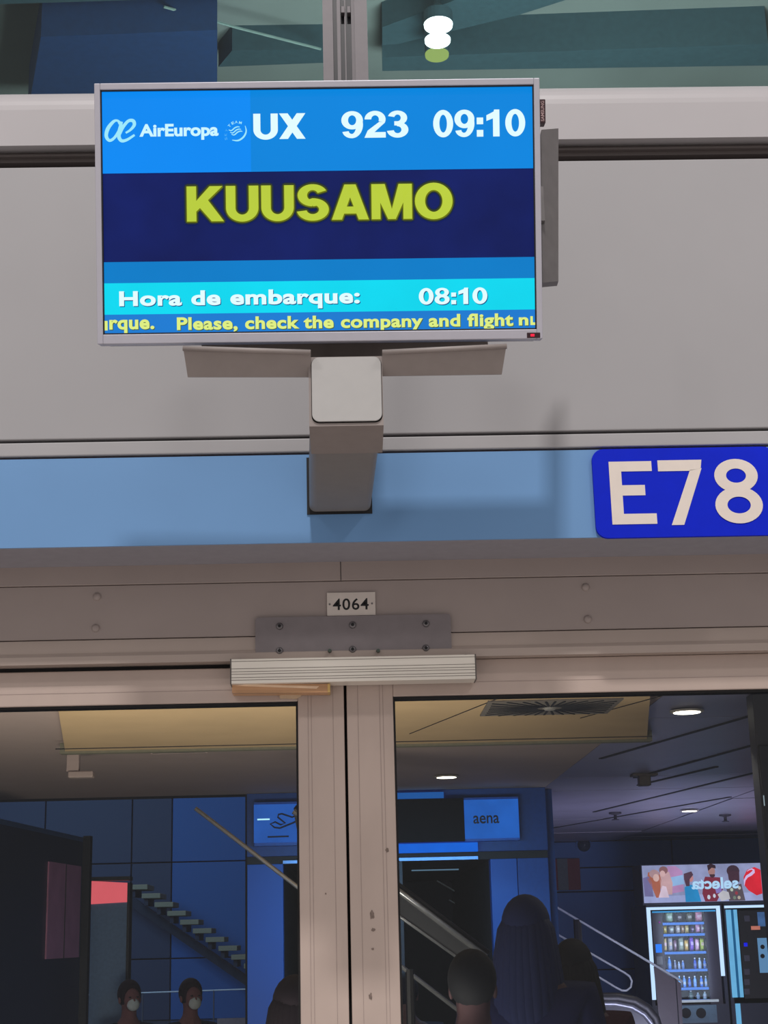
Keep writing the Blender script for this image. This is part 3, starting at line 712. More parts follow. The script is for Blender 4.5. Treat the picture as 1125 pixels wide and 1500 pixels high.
obj('light_edge', B(P(582, 1240, YSN).x, P(700, 1240, YSN).x, YSN+.0, YSN+.06, P(600, 1249, YSN).z, P(600, 1236, YSN).z), glow('edge_blue', (4, 100, 212), 1.0, .05), sgn)
obj('light_edge', B(P(582, 1165, YSN).x, P(650, 1165, YSN).x, YSN+.0, YSN+.06, P(600, 1170, YSN).z, P(600, 1161, YSN).z), glow('edge_top', (22, 84, 150), 1.0, .05), sgn)

# deep hall on the left
YH = 32.0
wh = thing('wall_hall', 'far blue panelled wall of the stair hall', None, kind='structure')
xs = [P(a, 1400, YH).x for a in (-60, 60, 190, 250, 362, 440)]
zs = [0, P(300, 1403, YH).z, P(300, 1262, YH).z, 8]
for i in range(5):
    for j in range(3):
        m = mat('hall_panel_blue', (6, 84, 160), .6, vary=.05) if i in (3, 4) else mat('hall_panel_navy', (26, 46, 84), .6)
        obj('wall_panel', B(xs[i]+.012, xs[i+1]-.012, YH, YH+.1, zs[j]+.012, zs[j+1]-.012, .01), m, wh)
obj('backing', B(xs[0]-1, 3, YH+.1, YH+.2, 0, 8), BLACK, wh)
o = obj('wall_left', B(-14, -13.9, .1, YH, 0, 8), NAVY); tag(o, kind='structure')
o = obj('wall_inner', B(xl-.02, xl+.04, YW+.12, YH, 0, 8), DIM); tag(o, 'dark wall beside the stair hall', kind='structure')
# staircase with light tread edges, far away
st = thing('staircase', 'far open staircase with pale tread edges descending to the right', 'staircase')
TRD = mat('tread_pale', (132, 130, 112), .7); SOF = mat('stair_soffit', (20, 34, 62), .7)
YT = 30.5
for k in range(14):
    px, py = 196+k*18.4, 1301+k*12.6
    a = P(px, py, YT); s_ = .30
    if a.z < .05: break
    obj('tread', B(a.x-.02, a.x+.36, YT-.6, YT+.5, a.z-.05, a.z+.05, .01), TRD, st)
    obj('riser', B(a.x+.02, a.x+.10, YT-.5, YT+.5, a.z-.19, a.z-.02), SOF, st)
a, b = P(150, 1285, YT), P(430, 1478, YT)
obj('stringer', prism([(a.x, a.z), (b.x, b.z), (b.x, b.z-.22), (a.x, a.z-.22)], YT+.45, YT+.55), SOF, st)
a, b = P(105, 1458, 26), P(420, 1447, 26)
rl = thing('hall_rail', 'thin bright horizontal rail crossing the stair hall', 'railing')
obj('rail', tube([a, b], .012, 6), mat('rail_steel', (190, 205, 220), .3, emit=0), rl)
for t_ in (0, .33, .66, 1):
    p = a.lerp(b, t_); obj('post', tube([(p.x, 26, 0), (p.x, 26, p.z)], .012, 6), mat('rail_dark', (60, 70, 90), .4), rl)

# glazed kiosk at far left with pinkish poster
y1_, y2_ = 6.0, 7.9
A_, B_ = P(-5, 1197, y1_), P(124, 1228, y2_)
A2 = P(-40, 1197, y1_)
kk = thing('glazed_booth', 'dark glazed booth with a pinkish poster at the far left', 'booth')
KD = mat('booth_dark', (12, 14, 24), .5); KP = mat('booth_panel', (24, 36, 60), .4)
zt_ = (A_.z+B_.z)/2
d = (B_-A_); d.z = 0
def quadprism(p0, p1, z0_, z1_, th, name, m, par):
    dd = (p1-p0); dd.z = 0; dd.normalize(); nn = Vector((-dd.y, dd.x, 0))*th
    bm = bmesh.new(); base = [p0, p1, p1+nn, p0+nn]
    lo = [bm.verts.new((v.x, v.y, z0_)) for v in base]; hi = [bm.verts.new((v.x, v.y, z1_)) for v in base]
    bm.faces.new(lo[::-1]); bm.faces.new(hi)
    for i in range(4): bm.faces.new((lo[i], lo[(i+1) % 4], hi[(i+1) % 4], hi[i]))
    bmesh.ops.recalc_face_normals(bm, faces=bm.faces); return obj(name, bm, m, par)
quadprism(A_, B_, 0, zt_-.03, .05, 'wall_sheet', KP, kk)
quadprism(A_, B_, zt_-.03, zt_, .07, 'top_frame', mat('booth_frame', (40, 70, 110), .3), kk)
e_ = B_-d.normalized()*.04
quadprism(e_, B_+d.normalized()*.02, 0, zt_+.01, -.05, 'corner_post', KD, kk)
c0_, c1_ = P(65, 1300, 6.8), P(114, 1300, 7.6)
off = Vector((d.y, -d.x, 0)).normalized()*.012
def on_wall(px, py):
    dr = ray(px, py); n_ = Vector((-d.y, d.x, 0)); t_ = (A_-CAMP).dot(n_)/dr.dot(n_); return CAMP+dr*t_
pa, pb = on_wall(65, 1405), on_wall(113, 1398); ptp = on_wall(70, 1262)
quadprism(pa+off, pb+off, pa.z, ptp.z, .01, 'poster', mat('poster_pink', (170, 108, 132), .5, vary=.12, scale=6), kk)
mid = (pa+pb)/2
quadprism(mid+off*1.4, mid+off*1.4+d.normalized()*.006, pa.z, ptp.z, .004, 'poster_fold', KD, kk)
# pillar totem with red lit header
tm = thing('information_totem', 'slim grey blue totem with a glowing coral red header', 'totem')
YTM = 9.6
q0, q1 = P(134, 1306, YTM), P(187, 1306, YTM)
ztop, zmid = P(160, 1290, YTM).z, P(160, 1322, YTM).z
obj('body', B(q0.x, q1.x, YTM, YTM+.12, 0, zmid, .004), mat('totem_body', (112, 144, 180), .5), tm)
obj('lit_header', prism([(q0.x, zmid-.01), (q1.x, zmid), (q1.x, ztop-.02), (q0.x, ztop)], YTM-.01, YTM+.12), glow('coral_glow', (224, 92, 96), 1.0, .03), tm)
obj('side_post', B(q1.x, q1.x+.02, YTM-.02, YTM+.13, 0, ztop-.02), KD, tm); obj('top_hood', B(q0.x-.02, q1.x+.02, YTM-.02, YTM+.13, ztop, ztop+.03), KD, tm)

# ------------------------------------------------------------------ escalator balustrade (left) and stair rail (right): glass reflections built as geometry
RS = mat('brushed_rail', (176, 178, 182), .25, metal=.7); RD = mat('rail_rubber', (18, 18, 22), .5); PANG = mat('balustrade_grey', (38, 40, 46), .5, vary=.02)
YE = 4.4
es = thing('escalator', 'escalator balustrade running down to the right reflected in the doors', 'escalator')
def L2(a, b, r, y, name, m, par, seg=8): return obj(name, tube([P(a[0], a[1], y), P(b[0], b[1], y)], r, seg), m, par, True)
L2((286, 1184), (692, 1496), .010, YE, 'lower_rail', RS, es)
L2((430, 1188), (712, 1402), .014, YE, 'upper_rail', RS, es)
L2((432, 1182), (716, 1396), .012, YE+.03, 'handrail', RD, es)
L2((440, 1240), (686, 1414), .007, YE, 'middle_rail', RS, es)
bm = bmesh.new(); vs = [P(430, 1190, YE), P(708, 1400, YE), P(686, 1413, YE), P(440, 1242, YE)]
obj('side_panel', prism([(v.x, v.z) for v in vs], YE+.005, YE+.02), PANG, es)
L2((710, 1400), (686, 1416), .008, YE, 'end_rail', RS, es)
p = P(700, 1405, YE); obj('newel', tube([(p.x, YE, 0), (p.x, YE, p.z)], .02, 8), RD, es)
p = P(600, 1420, YE); obj('newel', tube([(p.x, YE, 0), (p.x, YE, p.z)], .02, 8), RD, es)
YR = 10.9
sr = thing('stair_railing', 'thin steel stair railing with a looped end before the vending machines', 'railing')
TH = mat('thin_rail', (205, 212, 215), .3, emit=0)
L2((775, 1305), (1000, 1438), .010, YR, 'top_rail', TH, sr)
L2((640, 1290), (738, 1347), .006, YR, 'top_rail', TH, sr); L2((668, 1288), (700, 1308), .005, YR, 'top_rail', TH, sr)
L2((658, 1318), (702, 1346), .005, YR, 'top_rail', TH, sr)
lp = [(780, 1348), (852, 1389), (915, 1425), (922, 1430), (925.5, 1437), (924, 1446), (918, 1451), (911, 1451), (903, 1447), (853, 1417), (800, 1387)]
obj('loop_rail', tube([P(a, b, YR) for a, b in lp], .009, 8), TH, sr, True)
for px, t0 in ((846, 1347), (990, 1432)):
    p = P(px, t0, YR); obj('post', tube([(p.x, YR+.02, 0), (p.x, YR+.02, p.z)], .035 if px < 900 else .012, 8), mat('post_dark', (26, 24, 34), .5), sr)
vs = [P(870, 1374, YR), P(998, 1450, YR), P(1000, 1520, YR), P(960, 1500, YR)]
obj('side_glass', prism([(v.x, v.z) for v in [P(958, 1416, YR), P(998, 1440, YR), P(1001, 1515, YR), P(968, 1515, YR)]], YR+.01, YR+.02), mat('panel_brown', (58, 44, 54), .4), sr)
# escalator handrail end
YK = 9.6
ek = thing('escalator_handrail', 'curved black escalator handrail end with steel inner edge', 'handrail')
hp = [(835, 1464), (870, 1461), (905, 1461), (930, 1466), (948, 1477), (960, 1492), (966, 1512), (966, 1540)]
obj('rubber_belt', tube([P(a, b, YK) for a, b in hp], .036, 10), RD, ek, True)
obj('steel_edge', tube([P(a-4, b+9, YK) for a, b in hp], .022, 8), mat('edge_steel', (120, 122, 128), .3, metal=.6), ek, True)
obj('glass_panel', prism([(v.x, v.z) for v in [P(835, 1472, YK), P(905, 1470, YK), P(936, 1480, YK), P(955, 1505, YK), P(955, 1580, YK), P(835, 1580, YK)]], YK, YK+.01), mat('panel_dark', (36, 38, 46), .3), ek)
obj('base', B(P(835, 1560, YK).x, P(968, 1560, YK).x, YK-.05, YK+.05, 0, P(900, 1570, YK).z), KD, ek)
# wall items of the bay
a, b = P(797, 1281, YB-.02), P(850, 1281, YB-.02)
ps = thing('wall_poster', 'faded red and grey poster on the navy wall', 'poster')
pz0, pz1 = P(823, 1304, YB).z, P(823, 1258, YB).z
PR = mat('poster_red', (104, 26, 52), .6, vary=.1); 
obj('red_field', B(a.x, b.x, YB-.02, YB, pz0, pz1), PR, ps); obj('grey_stripe', B(a.x+(b.x-a.x)*.38, a.x+(b.x-a.x)*.66, YB-.026, YB-.02, pz0, pz1), mat('poster_grey', (84, 92, 104), .6), ps)
c = P(855, 1238, YB); dm = thing('dome_camera', 'small round dome on the navy wall beside the ceiling', 'camera', (c.x, YB, c.z))
obj('dome', lathe([(.07, 0), (.066, -.03), (.045, -.055), (.001, -.07)], 20, 'y'), mat('dome_grey', (52, 62, 84), .15), dm, True); obj('ring', lathe([(.085, 0), (.085, -.012), (.07, -.014)], 20, 'y'), NAVY, dm)

# dark column at the right edge
YC = 3.2
YCB = YC+.1
cl = thing('door_column', 'dark column with a thin reflected light streak at the right edge', 'column')
xq = P(1118, 1320, YCB).x; xq2 = P(1105, 1150, YCB).x
obj('shaft', B(xq, xq+.35, YC, YCB, 0, ZC-.001, .004), mat('column_dark', (40, 38, 42), .5), cl)
obj('shroud', B(xq2, xq+.36, YC-.02, YCB+.002, P(1110, 1245, YC).z, P(1110, 1092, YC).z, .006), KD, cl)
p = P(1119, 1172, YC-.02); obj('reflected_streak', B(p.x-.0018, p.x+.0018, YC-.0225, YC-.02, p.z-.022, p.z+.018), glow('streak_pale', (150, 160, 160), 1.0), cl)  # glowing strip paints a light reflection on the dark post
# ------------------------------------------------------------------ vending machines: reflections in the door glass, built mirrored behind it
YV = 11.75
def vx(px, py=1380): return P(px, py, YV).x
def vz(py, px=1000): return P(px, py, YV).z
VB = mat('machine_body', (34, 40, 58), .4, vary=.05); LED = glow('led_white_blue', (205, 228, 255), 1.15); LEDB = glow('led_blue', (64, 150, 205), 1.0, .1)
INB = mat('cabinet_blue', (14, 30, 84), .5)
def machine(xa_, xb_, lab):
    v = thing('reflected_vending_machine', lab, 'vending machine', group='vending machines')
    zt_ = vz(1326)
    bm = bmesh.new()
    box(bm, xa_, xa_+.03, YV, YV+.8, 0, zt_); box(bm, xb_-.03, xb_, YV, YV+.8, 0, zt_)
    box(bm, xa_+.03, xb_-.03, YV, YV+.8, zt_-.03, zt_); box(bm, xa_+.03, xb_-.03, YV, YV+.8, 0, vz(1472))
    box(bm, xa_+.03, xb_-.03, YV+.76, YV+.8, vz(1472), zt_-.03)
    bmesh.ops.recalc_face_normals(bm, faces=bm.faces); obj('cabinet', bm, VB, v)
    return v
x1a, x1b = vx(946, 1330), vx(1057, 1330)
m1 = machine(x1a, x1b, 'reflected snack vending machine with lit shelves of bags and bottles')
zt_ = vz(1326)
zbt = vz(1472)
for xx, zz0, m_ in ((x1a+.004, zbt+.05, LED), (x1b-.052, vz(1431), LED)):
    obj('light_strip', B(xx, xx+.034, YV-.012, YV, zz0, zt_-.012), m_, m1)
obj('light_strip', B(x1a+.005, x1b-.02, YV-.012, YV, zt_-.036, zt_-.012), LED, m1)
obj('light_strip', B(x1a+.055, x1b-.06, YV-.006, YV, zt_-.062, zt_-.048), LEDB, m1)
xs0, xs1 = vx(972.5, 1380), vx(1034.5, 1380)
DKP = mat('door_panel_dark', (40, 36, 48), .4)
obj('door_panel', B(xs1, x1b-.052, YV+.0, YV+.03, zbt, zt_-.06), DKP, m1)
cp = obj('control_panel', B(x1a+.05, xs0, YV-.0, YV+.05, zbt, zt_-.06), DKP, m1)
obj('display', B(vx(960.5, 1390), vx(969.5, 1390), YV-.006, YV, vz(1395.5, 965), vz(1383, 965)), glow('display_blue', (44, 128, 240), 1.1), cp)
obj('coin_slot', B(vx(961.5, 1406), vx(970.5, 1406), YV-.006, YV, vz(1413, 965), vz(1401, 965)), mat('slot_grey', (90, 88, 92), .5), cp)
p = P(966, 1351, YV); obj('button', lathe([(.008, -.01), (.008, 0)], 10, 'y', (p.x, YV, p.z)), glow('button_violet', (150, 60, 150), 1.0), cp)
obj('interior_back', B(xs0, xs1, YV+.5, YV+.52, zbt, zt_-.06), INB, m1)
rows = [1353, 1369.6, 1396, 1422, 1449, 1467]
SHL = mat('shelf_blue', (26, 60, 140), .4); SHE = glow('shelf_edge', (70, 130, 225), 1.0)
zsh = []
for r in rows:
    z_ = vz(r); zsh.append(z_+.012)
    s_ = obj('shelf', B(xs0, xs1, YV+.05, YV+.5, z_-.008, z_+.008), SHL, m1); obj('shelf_edge', B(xs0, xs1, YV+.035, YV+.05, z_-.01, z_+.012), SHE, s_)
al = bpy.data.lights.new('cabinet_lamp', 'AREA'); al.shape = 'RECTANGLE'; al.size = .45; al.size_y = .75; al.energy = 3.2; al.color = (.75, .85, 1)
ao = bpy.data.objects.new('cabinet_lamp', al); COL.objects.link(ao); ao.parent = m1
ao.location = ((xs0+xs1)/2, YV-.1, (zbt+zt_)/2); ao.rotation_euler = (math.radians(90), 0, 0)
obj('front_glass', B(xs0, xs1, YV+.002, YV+.008, zbt, zt_-.06), glass('machine_glass', .02), m1)
obj('delivery_bar', B(vx(988, 1466), vx(1052, 1466), YV-.03, YV, vz(1468.5), vz(1465)), mat('bar_bright', (200, 205, 215), .3, emit=0.7), m1)
lw = obj('delivery_panel', B(vx(990, 1485), vx(1050, 1485), YV-.01, YV, vz(1499), vz(1473)), mat('pale_panel', (90, 116, 130), .5), m1)
for px in (1005, 1027):
    p = P(px, 1484, YV-.012); obj('opening', lathe([(.045, -.004), (.045, 0)], 20, 'y', (p.x, YV-.011, p.z)), BLACK, lw)
x2a, x2b = x1b+.02, x1b+.02+.82
m2 = machine(x2a, x2b, 'reflected coffee vending machine with broad blue light strips beside the column')
obj('light_strip', B(x2a+.005, x2b, YV-.012, YV, zt_-.036, zt_-.014), LED, m2)
obj('light_strip', B(vx(1068, 1400), vx(1075, 1400), YV-.02, YV, vz(1463), zt_-.05), glow('strip_cyan', (110, 178, 214), 1, .08), m2)
obj('light_strip', B(vx(1075, 1400), vx(1079, 1400), YV-.012, YV, vz(1463), zt_-.05), glow('strip_deep', (24, 90, 130), 1), m2)
obj('light_strip', B(vx(1079, 1400), vx(1084, 1400), YV-.02, YV, vz(1463), zt_-.05), glow('strip_cyan', (110, 178, 214), 1, .08), m2)
obj('light_strip', B(vx(1078, 1485), vx(1085, 1485), YV-.012, YV, vz(1520), vz(1472)), glow('strip_cyan', (110, 178, 214), 1, .08), m2)
fp = obj('front_panel', B(vx(1086, 1400), x2b-.03, YV-.004, YV+.02, vz(1465), zt_-.06), mat('machine_black', (18, 18, 26), .35), m2)
obj('display', B(vx(1089.5, 1384), vx(1094.5, 1384), YV-.012, YV-.004, vz(1386.5, 1090), vz(1381, 1090)), glow('display_deep', (20, 30, 220), 1), fp)
for y_ in (1345, 1403, 1423, 1438, 1452): obj('keypad', B(vx(1090, y_), vx(1098, y_), YV-.012, YV-.004, vz(y_+5, 1094), vz(y_-4, 1094), .003), mat('key_grey', (72, 70, 80), .5), fp)
cpn = obj('cup_panel', B(vx(1111, 1400), vx(1125, 1400), YV-.012, YV-.004, vz(1425, 1115), vz(1374, 1115)), glow('cup_panel_pale', (96, 136, 170), 1), fp)
for y_ in (1387, 1400.5):
    p = P(1117, y_, YV-.014); obj('cup_hole', lathe([(.02, -.003), (.02, 0)], 16, 'y', (p.x, YV-.013, p.z)), BLACK, cpn)
obj('picture', B(vx(1110, 1350), vx(1125, 1350), YV-.012, YV-.004, vz(1357, 1115), vz(1336, 1115)), glow('picture_blue', (60, 90, 130), 1, .4), fp)
obj('picture', B(vx(1100, 1359), vx(1113, 1359), YV-.013, YV-.004, vz(1362, 1106), vz(1356.5, 1106)), glow('picture_orange', (190, 110, 90), 1, .2), fp)
# header light box over both machines
hd = thing('reflected_vending_header', 'reflected lit picture header reading selecta mirrored with a red shield', 'sign')
hx0, hx1 = P(942, 1295, YV-.05).x, P(1116, 1295, YV-.05).x
hz0, hz1 = P(1030, 1321, YV-.05).z, P(1030, 1266, YV-.05).z
obj('casing', B(hx0-.012, hx1+.3, YV-.04, YV+.4, hz0-.02, hz1+.01, .004), VB, hd)
fc = obj('picture_face', B(hx0, hx1, YV-.05, YV-.04, hz0, hz1), glow('header_grey', (150, 150, 182), 1, .16), hd)
def hp_(u, v): return (hx0+(hx1-hx0)*u/1065., hz1-(hz1-hz0)*v/330.)
def patch(pts, c, name='print_patch', lay=1):
    return obj(name, slab([hp_(*p) for p in pts], YV-.05-.0007*lay, .0005), glow('print_%d_%d_%d' % c, c, 1.0, .12), fc)
def el_(cx, cy, rx, ry, n=14): return [(cx+rx*math.cos(2*math.pi*k/n), cy+ry*math.sin(2*math.pi*k/n)) for k in range(n)]
patch([(225, 10), (300, 10), (360, 55), (360, 235), (225, 255)], (186, 136, 176))
patch([(245, 110), (360, 90), (370, 170), (250, 190)], (150, 180, 214), lay=2)
patch([(0, 275), (1060, 255), (1060, 328), (0, 328)], (166, 168, 206))
patch([(0, 110), (55, 95), (80, 150), (85, 275), (10, 270)], (120, 110, 150), lay=3)
patch([(50, 60), (150, 60), (165, 130), (150, 220), (170, 285), (110, 285), (80, 200), (40, 120)], (176, 98, 76), lay=3)
patch(el_(105, 75, 45, 38), (180, 140, 140), lay=4); patch(el_(120, 110, 28, 34), (222, 176, 164), lay=5)
patch([(160, 60), (240, 60), (265, 160), (255, 260), (160, 260), (150, 130)], (206, 160, 158), lay=3)
patch(el_(190, 45, 40, 35), (142, 96, 96), lay=4); patch(el_(180, 75, 24, 28), (220, 172, 166), lay=5)
patch([(170, 180), (205, 190), (225, 285), (130, 285)], (226, 196, 206), lay=6)
patch([(370, 200), (410, 175), (480, 190), (510, 328), (370, 328)], (40, 140, 192), lay=3)
patch([(370, 80), (440, 60), (455, 90), (420, 130), (415, 190), (385, 190), (370, 130)], (86, 56, 70), lay=4)
patch(el_(430, 120, 24, 34), (196, 130, 130), lay=3)
patch([(540, 160), (560, 110), (700, 120), (720, 210), (650, 328), (545, 328), (525, 260)], (128, 44, 62), lay=2)
patch(el_(622, 60, 32, 46), (174, 124, 116), lay=3); patch([(585, 10), (620, -4), (660, 12), (662, 40), (625, 32), (592, 60)], (56, 34, 44), lay=4)
patch([(600, 90), (650, 90), (648, 110), (625, 122), (604, 110)], (70, 44, 52), lay=5)
patch(el_(580, 290, 14, 20), (206, 206, 214), lay=5); patch(el_(630, 280, 12, 18), (206, 206, 214), lay=5)
patch(el_(815, 65, 58, 52), (66, 44, 56), lay=3); patch([(765, 60), (870, 70), (865, 160), (800, 175), (770, 140)], (74, 46, 58), lay=4)
patch([(740, 200), (880, 180), (905, 328), (760, 328)], (92, 78, 84), lay=3)
for u_, v_, c_ in ((790, 230, (190, 196, 170)), (830, 260, (160, 60, 70)), (860, 215, (200, 190, 180)), (810, 300, (120, 130, 110)), (850, 300, (190, 170, 150))): patch(el_(u_, v_, 14, 16, 8), c_, lay=5)
patch([(660, 270), (710, 235), (760, 250), (770, 310), (690, 328)], (200, 190, 190), lay=4); patch([(640, 200), (700, 190), (700, 250), (650, 260)], (140, 120, 180), lay=3)
patch([(905, 120), (940, 60), (1010, 35), (1062, 60), (1062, 270), (1010, 285), (940, 240), (905, 190)], (226, 36, 52), 'red_shield', 7)
swp = [(905, 190), (915, 140), (950, 105), (990, 95), (1000, 72), (975, 72), (945, 95)]
bs = bmesh.new()
path = [(905, 195, 2), (912, 150, 8), (935, 118, 11), (970, 100, 13), (998, 78, 13), (1000, 62, 9), (985, 52, 6), (962, 58, 4), (940, 72, 2)]
prev = None
for i, (u_, v_, hw) in enumerate(path):
    a, b = path[max(i-1, 0)], path[min(i+1, len(path)-1)]; tx, ty = b[0]-a[0], b[1]-a[1]; L_ = math.hypot(tx, ty)
    l, r2 = hp_(u_-ty/L_*hw, v_+tx/L_*hw), hp_(u_+ty/L_*hw, v_-tx/L_*hw)
    vv = (bs.verts.new((l[0], YV-.0565, l[1])), bs.verts.new((r2[0], YV-.0565, r2[1])))
    if prev: bs.faces.new((prev[0], prev[1], vv[1], vv[0]))
    prev = vv
obj('swoosh', bs, glow('swoosh_pale', (226, 190, 226), 1), fc)
a, b = hp_(432, 220), hp_(852, 118)
obj('lettering', text_bm('selecta', (a[0], b[0], a[1], b[1]), YV-.0575, off=.03, mirror=True), glow('header_text', (188, 222, 244), 1.0), fc)

# goods in the machine
def V5(zx): return 930+zx/5.77
def bag(w_, h_, d_):
    bm = bmesh.new(); N = 5; M_ = 6; front = []
    for s in (-1, 1):
        g_ = [[bm.verts.new(((i/N-.5)*w_*(1-.06*math.sin(math.pi*j/M_)), s*d_*.5*math.sin(math.pi*i/N)**.6*math.sin(math.pi*j/M_)**.6 + s*.0006, j/M_*h_)) for j in range(M_+1)] for i in range(N+1)]
        for i in range(N):
            for j in range(M_): bm.faces.new((g_[i][j], g_[i+1][j], g_[i+1][j+1], g_[i][j+1]))
    bmesh.ops.remove_doubles(bm, verts=bm.verts, dist=.0015); bmesh.ops.recalc_face_normals(bm, faces=bm.faces); return bm
def goods(row, items, kind):
    z_ = zsh[row]
    for (zx, w_, h_, c_, lab) in items:
        x_ = P(V5(zx), rows[row]-4, YV+.1).x; W_ = w_/5.77/ (FPX/(YV+.1+2.95)); H_ = h_/5.77/(FPX/(YV+.1+2.95))
        if kind == 'bag':
            t_ = thing('snack_bag', lab, 'snack', (x_, YV+.12, z_+.002), group='snack bags in the vending machine')
            cm = mat('wrap_%d_%d_%d' % c_, c_, .4, vary=.35, scale=30)
            obj('wrapper', bag(W_, H_, .05), cm, t_, True)
            obj('printed_label', B(-W_*.28, W_*.28, -.027, -.02, H_*.42, H_*.66), mat('wrap2_%d' % (c_[0]), tuple(min(255, int(v*.5+90)) for v in c_), .4), t_)
        else:
            t_ = thing('drink_bottle', lab, 'bottle', (x_, YV+.12, z_), group='drink bottles in the vending machine')
            r_ = W_/2; cm = mat('drink_%d_%d_%d' % c_, c_, .12, vary=.1)
            obj('bottle_body', lathe([(r_*.9, 0), (r_, H_*.06), (r_, H_*.55), (r_*.92, H_*.66), (r_*.42, H_*.84), (r_*.38, H_*.92)], 12), cm, t_, True)
            obj('cap', lathe([(r_*.45, H_*.91), (r_*.45, H_)], 10), mat('cap_white', (214, 226, 240), .4), t_)
            obj('label_band', lathe([(r_*1.03, H_*.25), (r_*1.03, H_*.48)], 12), mat('label_band_%d' % c_[2], tuple(min(255, int(v*.6+60)) for v in c_), .4), t_)
goods(0, [(295, 62, 80, (150, 180, 150), 'pale green snack bag on the top shelf'), (380, 50, 72, (66, 60, 66), 'dark grey snack bag second on the top shelf'), (465, 52, 76, (92, 92, 76), 'olive snack bag third on the top shelf'), (548, 66, 84, (206, 140, 160), 'big pink snack bag at the right of the top shelf')], 'bag')
goods(1, [(258, 32, 64, (196, 170, 60), 'yellow snack bag at the left of the second shelf'), (312, 46, 62, (150, 150, 150), 'silver grey snack bag on the second shelf'), (368, 40, 70, (176, 168, 160), 'pale beige snack bag on the second shelf'), (407, 26, 64, (170, 130, 90), 'slim tan snack bag on the second shelf'), (443, 36, 66, (196, 170, 100), 'mustard snack bag on the second shelf'), (490, 32, 56, (84, 62, 110), 'dark violet snack bag on the second shelf'), (537, 40, 72, (206, 150, 180), 'pink snack bag on the second shelf'), (575, 28, 70, (150, 130, 160), 'mauve snack bag at the right of the second shelf')], 'bag')
goods(2, [(262, 28, 108, (206, 180, 120), 'tall cream snack bag at the left of the third shelf'), (306, 38, 112, (170, 170, 180), 'tall silver snack bag on the third shelf'), (346, 26, 92, (130, 90, 110), 'plum snack bag on the third shelf'), (397, 44, 110, (140, 150, 130), 'grey green snack bag on the third shelf'), (441, 34, 90, (200, 160, 80), 'golden snack bag on the third shelf'), (487, 36, 112, (120, 80, 180), 'purple snack bag on the third shelf'), (533, 34, 98, (214, 170, 190), 'pale pink snack bag on the third shelf'), (575, 36, 100, (170, 190, 70), 'lime snack bag at the right of the third shelf')], 'bag')
goods(3, [(298, 30, 100, (60, 130, 220), 'tall blue bottle at the left of the fourth shelf'), (345, 22, 70, (110, 120, 150), 'grey bottle second on the fourth shelf'), (378, 20, 58, (150, 170, 200), 'short pale bottle on the fourth shelf'), (412, 22, 66, (90, 130, 190), 'short blue grey bottle on the fourth shelf'), (515, 24, 86, (30, 70, 170), 'deep blue bottle on the fourth shelf'), (555, 28, 84, (150, 180, 210), 'clear bottle on the fourth shelf'), (598, 26, 80, (60, 110, 190), 'mid blue bottle at the right of the fourth shelf')], 'bottle')
goods(4, [(385, 26, 90, (60, 150, 200), 'cyan bottle at the left of the fifth shelf'), (425, 26, 90, (90, 140, 210), 'blue bottle second on the fifth shelf'), (468, 26, 80, (40, 90, 180), 'dark blue bottle on the fifth shelf'), (515, 26, 86, (110, 160, 220), 'light blue bottle on the fifth shelf'), (570, 26, 84, (50, 110, 200), 'royal blue bottle on the fifth shelf'), (608, 24, 84, (120, 160, 200), 'grey blue bottle at the right of the fifth shelf')], 'bottle')
goods(5, [(345, 40, 50, (90, 130, 140), 'teal carton-like bottle on the bottom shelf'), (480, 36, 66, (60, 90, 90), 'dark green bottle on the bottom shelf'), (540, 30, 50, (140, 170, 190), 'pale bottle on the bottom shelf'), (598, 32, 56, (160, 190, 200), 'silvery bottle at the right of the bottom shelf')], 'bottle')

# ------------------------------------------------------------------ upper gallery seen through the top windows
ZU = CAMP.z+3.75
TEAL = mat('gallery_ceiling', (130, 136, 134), .7, vary=.14, scale=1.2)
o = obj('ceiling_gallery', B(-6, 7, .12, 9, ZU, ZU+.1), TEAL); tag(o, 'dim greenish ceiling of the upper gallery', kind='structure')
DB = mat('duct_dark', (56, 82, 92), .6, vary=.1); DBL = mat('duct_blue', (26, 62, 112), .6, vary=.1)
o = obj('floor_gallery', B(-6, 7, .12, 9, ZC+.14, ZC+.3), mat('slab_grey', (60, 66, 66), .8)); tag(o, kind='structure')
o = obj('wall_gallery', B(-6, 7, 9, 9.1, ZC+.3, ZU), TEAL); tag(o, 'back wall of the upper gallery', kind='structure')
def duct(name, lab, quad, dz, m, cat='duct'):
    t_ = thing(name, lab, cat); pts = [HZ(a, b, ZU-dz) for a, b in quad]
    bm = bmesh.new(); lo = [bm.verts.new(v) for v in pts]; up = [bm.verts.new((v.x, v.y, ZU)) for v in pts]
    bm.faces.new(lo); bm.faces.new(up[::-1]); n = len(pts)
    for i in range(n): bm.faces.new((lo[i], up[i], up[(i+1) % n], lo[(i+1) % n]))
    bmesh.ops.recalc_face_normals(bm, faces=bm.faces); obj('casing', bm, m, t_); return t_
duct('ceiling_box', 'large dark blue box under the gallery ceiling', [(40, 170), (318, 170), (318, 44), (60, 54)], .25, DBL, 'ceiling box')
duct('ventilation_duct', 'dark duct crossing the right upper pane below the lamp discs', [(560, 104), (1125, 96), (1125, 64), (560, 84)], .18, DB)
duct('ceiling_beam', 'slanting dark beam above the lamp discs in the right upper pane', [(560, 70), (760, 22), (860, -10), (720, -20), (560, 40)], .12, DB, 'beam')
duct('cable_tray', 'broad dark tray at the upper left corner', [(-60, 8), (330, -4), (400, -26), (-60, -36)], .12, DB, 'cable tray')
duct('lower_beam', 'dark beam right above the sill beside the mullion', [(320, 98), (474, 92), (474, 72), (340, 74)], .12, DB, 'beam')
